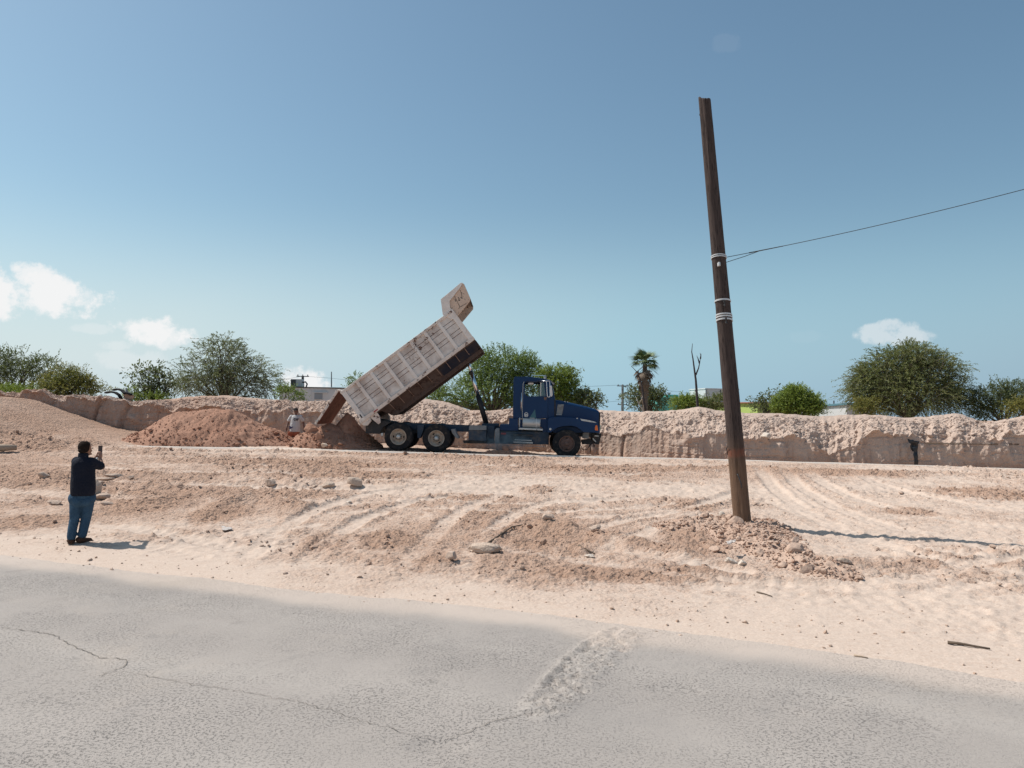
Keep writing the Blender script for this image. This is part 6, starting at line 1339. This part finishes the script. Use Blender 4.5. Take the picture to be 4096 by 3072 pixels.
mb = MB(); ell(mb, hd_c+Vector((-.008, -.010, .02)), (.105, .107, .117)); ell(mb, Q(392, 240, -.015), (.082, .088, .05))
hair = mb.build('hair', M['hair'], man, smooth=True)
r = hair.modifiers.new('r', 'REMESH'); r.mode = 'VOXEL'; r.voxel_size = .008; r.use_smooth_shade = True
cut = MB(); cut.box(Q(540, 250, .08), (.16, .40, .34), Matrix.Rotation(rad(8), 3, 'Y')); cut.box(hd_c+Vector((-.045, -.045, .165)), (.13, .13, .08)); 
cobj = cut.build('hair_cut_tool', M['hair'], man); 
dg = bpy.context.evaluated_depsgraph_get(); bo = hair.modifiers.new('b', 'BOOLEAN'); bo.object = cobj; bo.operation = 'DIFFERENCE'; bo.solver = 'FAST'
dg.update(); nm = bpy.data.meshes.new_from_object(hair.evaluated_get(dg)); hair.modifiers.clear(); hair.data = nm; bpy.data.objects.remove(cobj)
mb = MB(); mb.tube([Q(468, 225, -.035), Q(502, 214, .03), Q(520, 212, .10)], .004, 5); gl_ = mb.build('glasses', M['black'], man)
mb = MB(); mb.tube([Q(520, 205, .08), Q(524, 215, .12), Q(520, 228, .10), Q(516, 215, .07), Q(520, 205, .08)], .004, 5); mb.build('lens_rim', M['black'], gl_)
# polo shirt
mb = MB()
def tors(mb, u, v, rx, ry, h, y=0): ell(mb, Q(u, v, y), (rx, ry, h))
loft(mb, [(Q(410, 832, .0), 0.189, .17), (Q(411, 790, .0), 0.198, .18), (Q(410, 720, .0), 0.201, .182), (Q(408, 640, .0), 0.198, .17), (Q(406, 560, .0), 0.190, .155), (Q(405, 480, -.005), 0.190, .148), (Q(404, 430, -.005), 0.189, .142), (Q(402, 395, -.005), 0.178, .132), (Q(400, 368, .0), 0.151, .115), (Q(398, 348, .0), 0.111, .095), (Q(396, 325, .0), 0.078, .08), (Q(396, 312, .0), 0.067, .075)])
limb(mb, [sh_r+Vector((-.05, 0, .005)), sh_r+(el_r-sh_r)*.72], [.094, .078]); limb(mb, [sh_l+Vector((.03, 0, .0)), sh_l+(el_l-sh_l)*.7], [.09, .076])
fuse(mb, 'polo_shirt', M['navy'], man, .010, 4)
mb = MB(); mb.lathe([(.085, -.025), (.080, .03), (.072, .045), (.07, .02), (.08, -.03)], Q(396, 306, .0), 'Z', 24); mb.build('collar', M['navy'], man, smooth=True)
# jeans and shoes
mb = MB()
limb(mb, [Q(330, 870, 0), Q(480, 870, 0)], [.135, .135]); ell(mb, Q(405, 835, .0), (.19, .16, .08)); ell(mb, Q(355, 900, -.06), (.11, .10, .11)); ell(mb, Q(455, 900, -.06), (.11, .10, .11))
limb(mb, [Q(328, 890), Q(320, 1010, .01), Q(312, 1140, .02), Q(292, 1260, .0), Q(282, 1370, -.01)], [.112, .096, .080, .076, .074])
limb(mb, [Q(482, 890), Q(478, 1010, .01), Q(468, 1130, .03), Q(444, 1250, .01), Q(425, 1350, .0)], [.112, .096, .082, .077, .075])
fuse(mb, 'jeans', M['jeans'], man, .010, 5)
mb = MB(); MB_ = mb
ell(mb, Q(278, 1418, .01), (.068, .10, .045)); ell(mb, Q(292, 1430, .10), (.055, .11, .035)); mb.box(Q(280, 1447, .06), (.11, .26, .018)); fuse(mb, 'shoe', M['shoe'], man, .009, 3)
mb = MB(); ell(mb, Q(405, 1410, 0), (.085, .075, .055)); limb(mb, [Q(420, 1425, .02), Q(530, 1432, .09)], [.052, .036]); mb.box(Q(465, 1449, .05), (.27, .10, .016), Matrix.Rotation(.45, 3, 'Z')); fuse(mb, 'shoe', M['shoe'], man, .009, 3)
mb = MB(); mb.tube([Q(585, 372, .29), Q(600, 365, .30)], .034, 10); mb.build('watch_strap', M['white'], man, smooth=True)
ph = empty('smartphone', Vector(mp)+Matrix.Rotation(MTH, 3, 'Z') @ Q(626, 290, .30)); ph.rotation_euler.z = MTH; tag(ph, 'dark smartphone held up by the man in navy', 'smartphone')
MB().box((0, 0, .065), (.068, .010, .14)).build('casing', simple('phone_case', (0.06, 0.03, 0.03), .4), ph, bevel=.004); MB().box((0, -.006, .066), (.060, .003, .125)).build('screen', simple('phone_screen', (0.05, 0.032, 0.034), .25), ph)
# --- man in the white T-shirt, facing the camera
gpp = np.array(pk(638, 972, 30.9)); gpp[2] = float(H0(gpp[0], 30.9)); S2 = 30.9/F/4.424
guy = empty('person', gpp); tag(guy, 'man in white T-shirt and cap standing between the two soil piles', 'person')
def R2(u, v, y=0.0):
    p = np.array(pt(1100+u/4.424, 1550+v/4.424, 30.9)); return Vector((p[0]-gpp[0], y, p[2]-gpp[2]))
fz = R2(360, 345)[2]
mb = MB()
ell(mb, R2(372, 418, 0), (.090, .102, .118)); ell(mb, R2(376, 458, -.03), (.066, .068, .066)); cap_mesh(mb, R2(382, 428, -.09), .012, R2(384, 442, -.105), .017); ell(mb, R2(335, 425, .0), (.014, .02, .03)); ell(mb, R2(410, 425, .0), (.014, .02, .03)); ell(mb, R2(382, 458, -.085), (.03, .015, .01))
for u in (365, 396): ell(mb, R2(u, 420, -.088), (.012, .008, .007))
cap_mesh(mb, R2(372, 470), .055, R2(368, 530), .06); limb(mb, [R2(366, 540), R2(360, 640), R2(355, 740), R2(352, 800)], [.07, .10, .11, .10])
zg = 0.0; hipz = R2(0, 800)[2]
for u, sx in ((300, -1), (405, 1)):
    hx = R2(u, 820)[0]; limb(mb, [Vector((hx, 0, hipz-.02)), Vector((hx-.01*sx, -.03, hipz*.52)), Vector((hx-.02*sx, 0, .08))], [.09, .058, .042]); limb(mb, [Vector((hx-.02*sx, 0, .06)), Vector((hx+.02*sx, -.16, .035))], [.042, .032])
aR = [R2(262, 520, 0), R2(232, 620, .03), R2(212, 715, -.04)]; aL = [R2(478, 520, 0), R2(498, 620, .04), R2(518, 730, .0)]
limb(mb, aR, [.038, .040, .030]); limb(mb, aL, [.038, .040, .030]); hand(mb, aR[-1], (-.1, -.1, -1), (.3, -.6, 0), curl=.5); hand(mb, aL[-1], (.1, -.1, -1), (-.3, -.6, 0), curl=.5, thumb=-1)
fuse(mb, 'body', M['skin2'], guy, .009, 4)
mb = MB()
loft(mb, [(R2(353, 785), .205, .160), (R2(354, 740), .205, .165), (R2(357, 680), .200, .160), (R2(361, 620), .192, .145), (R2(364, 565), .186, .130), (R2(366, 530), .178, .118), (R2(367, 508), .150, .10), (R2(368, 494), .105, .085), (R2(368, 484), .075, .075)])
limb(mb, [aR[0]+Vector((.06, 0, .01)), aR[0]+(aR[1]-aR[0])*.6], [.078, .068]); limb(mb, [aL[0]+Vector((-.06, 0, .01)), aL[0]+(aL[1]-aL[0])*.6], [.078, .068])
tee = fuse(mb, 't_shirt', M['tee'], guy, .012, 4)
mb = MB(); hx = [R2(300, 0)[0], R2(405, 0)[0]]; limb(mb, [Vector((hx[0], 0, hipz)), Vector((hx[1], 0, hipz))], [.125, .125])
for x in hx: limb(mb, [Vector((x, 0, hipz)), Vector((x, -.01, hipz*.55))], [.118, .108])
fuse(mb, 'shorts', M['shorts'], guy, .012, 4)
mb = MB(); ell(mb, R2(370, 392, .0), (.098, .112, .078)); limb(mb, [R2(378, 402, -.08), R2(384, 406, -.16)], [.065, .05], fl=((0, 0, 1), .18)); fuse(mb, 'cap', M['capc'], guy, .009, 3)
def lettering(txt, size, loc, parent, mat, rot=(math.pi/2, 0, 0)):
    cu = bpy.data.curves.new('lettering', 'FONT'); cu.body = txt; cu.size = size; cu.extrude = .003; cu.offset = .004; cu.align_x = 'CENTER'
    o = bpy.data.objects.new('lettering', cu); COL.objects.link(o); dg = bpy.context.evaluated_depsgraph_get(); me = bpy.data.meshes.new_from_object(o.evaluated_get(dg)); bpy.data.objects.remove(o)
    me.materials.append(mat); q = place('lettering', me, parent, loc); q.rotation_euler = rot; return q
M['ink'] = simple('dark_ink', (0.03, 0.025, 0.035), .8); M['inkblue'] = simple('navy_ink', (0.05, 0.05, 0.13), .8)
lettering('DIF', .135, R2(392, 586, -.150), tee, M['ink'])
mb = MB(); mb.prism([(R2(u, v)[0], R2(u, v)[2]) for u, v in [(262, 690), (290, 680), (305, 700), (345, 690), (325, 712), (300, 728), (268, 740), (282, 712)]], -.172, -.150); mb.build('printed_bird', M['inkblue'], tee)

# ------------------------------------------------------------------ exhaust smoke drifting under the truck
def smoke():
    c = Vector(pt(2015, 1770, 28.2)); o = MB().box((0, 0, 0), (2.6, 1.0, 1.15)).build('exhaust_smoke', None or bpy.data.materials.new('smoke'), loc=c)
    m = o.data.materials[0]; m.use_nodes = True; nt = m.node_tree; nt.nodes.clear(); g = G(nt); out = g.new('ShaderNodeOutputMaterial'); v = g.new('ShaderNodeVolumePrincipled')
    v.inputs['Color'].default_value = (.62, .70, .74, 1); co = g.co('Object'); ln = g.new('ShaderNodeVectorMath', operation='LENGTH'); mp_ = g.new('ShaderNodeMapping'); g.L.new(co, mp_.inputs[0]); mp_.inputs['Scale'].default_value = (.8, 2.0, 1.8); g.L.new(mp_.outputs[0], ln.inputs[0])
    f = g.m('MULTIPLY', g.ramp(ln.outputs['Value'], 1.0, .1), g.ramp(g.noise(co, 2.2, 3, .5), .38, .68)); g.put(v.inputs['Density'], g.m('MULTIPLY', f, 3.0)); g.L.new(v.outputs[0], out.inputs['Volume'])
    tag(o, 'thin bluish exhaust smoke drifting under the truck', 'smoke', kind='stuff')
smoke()
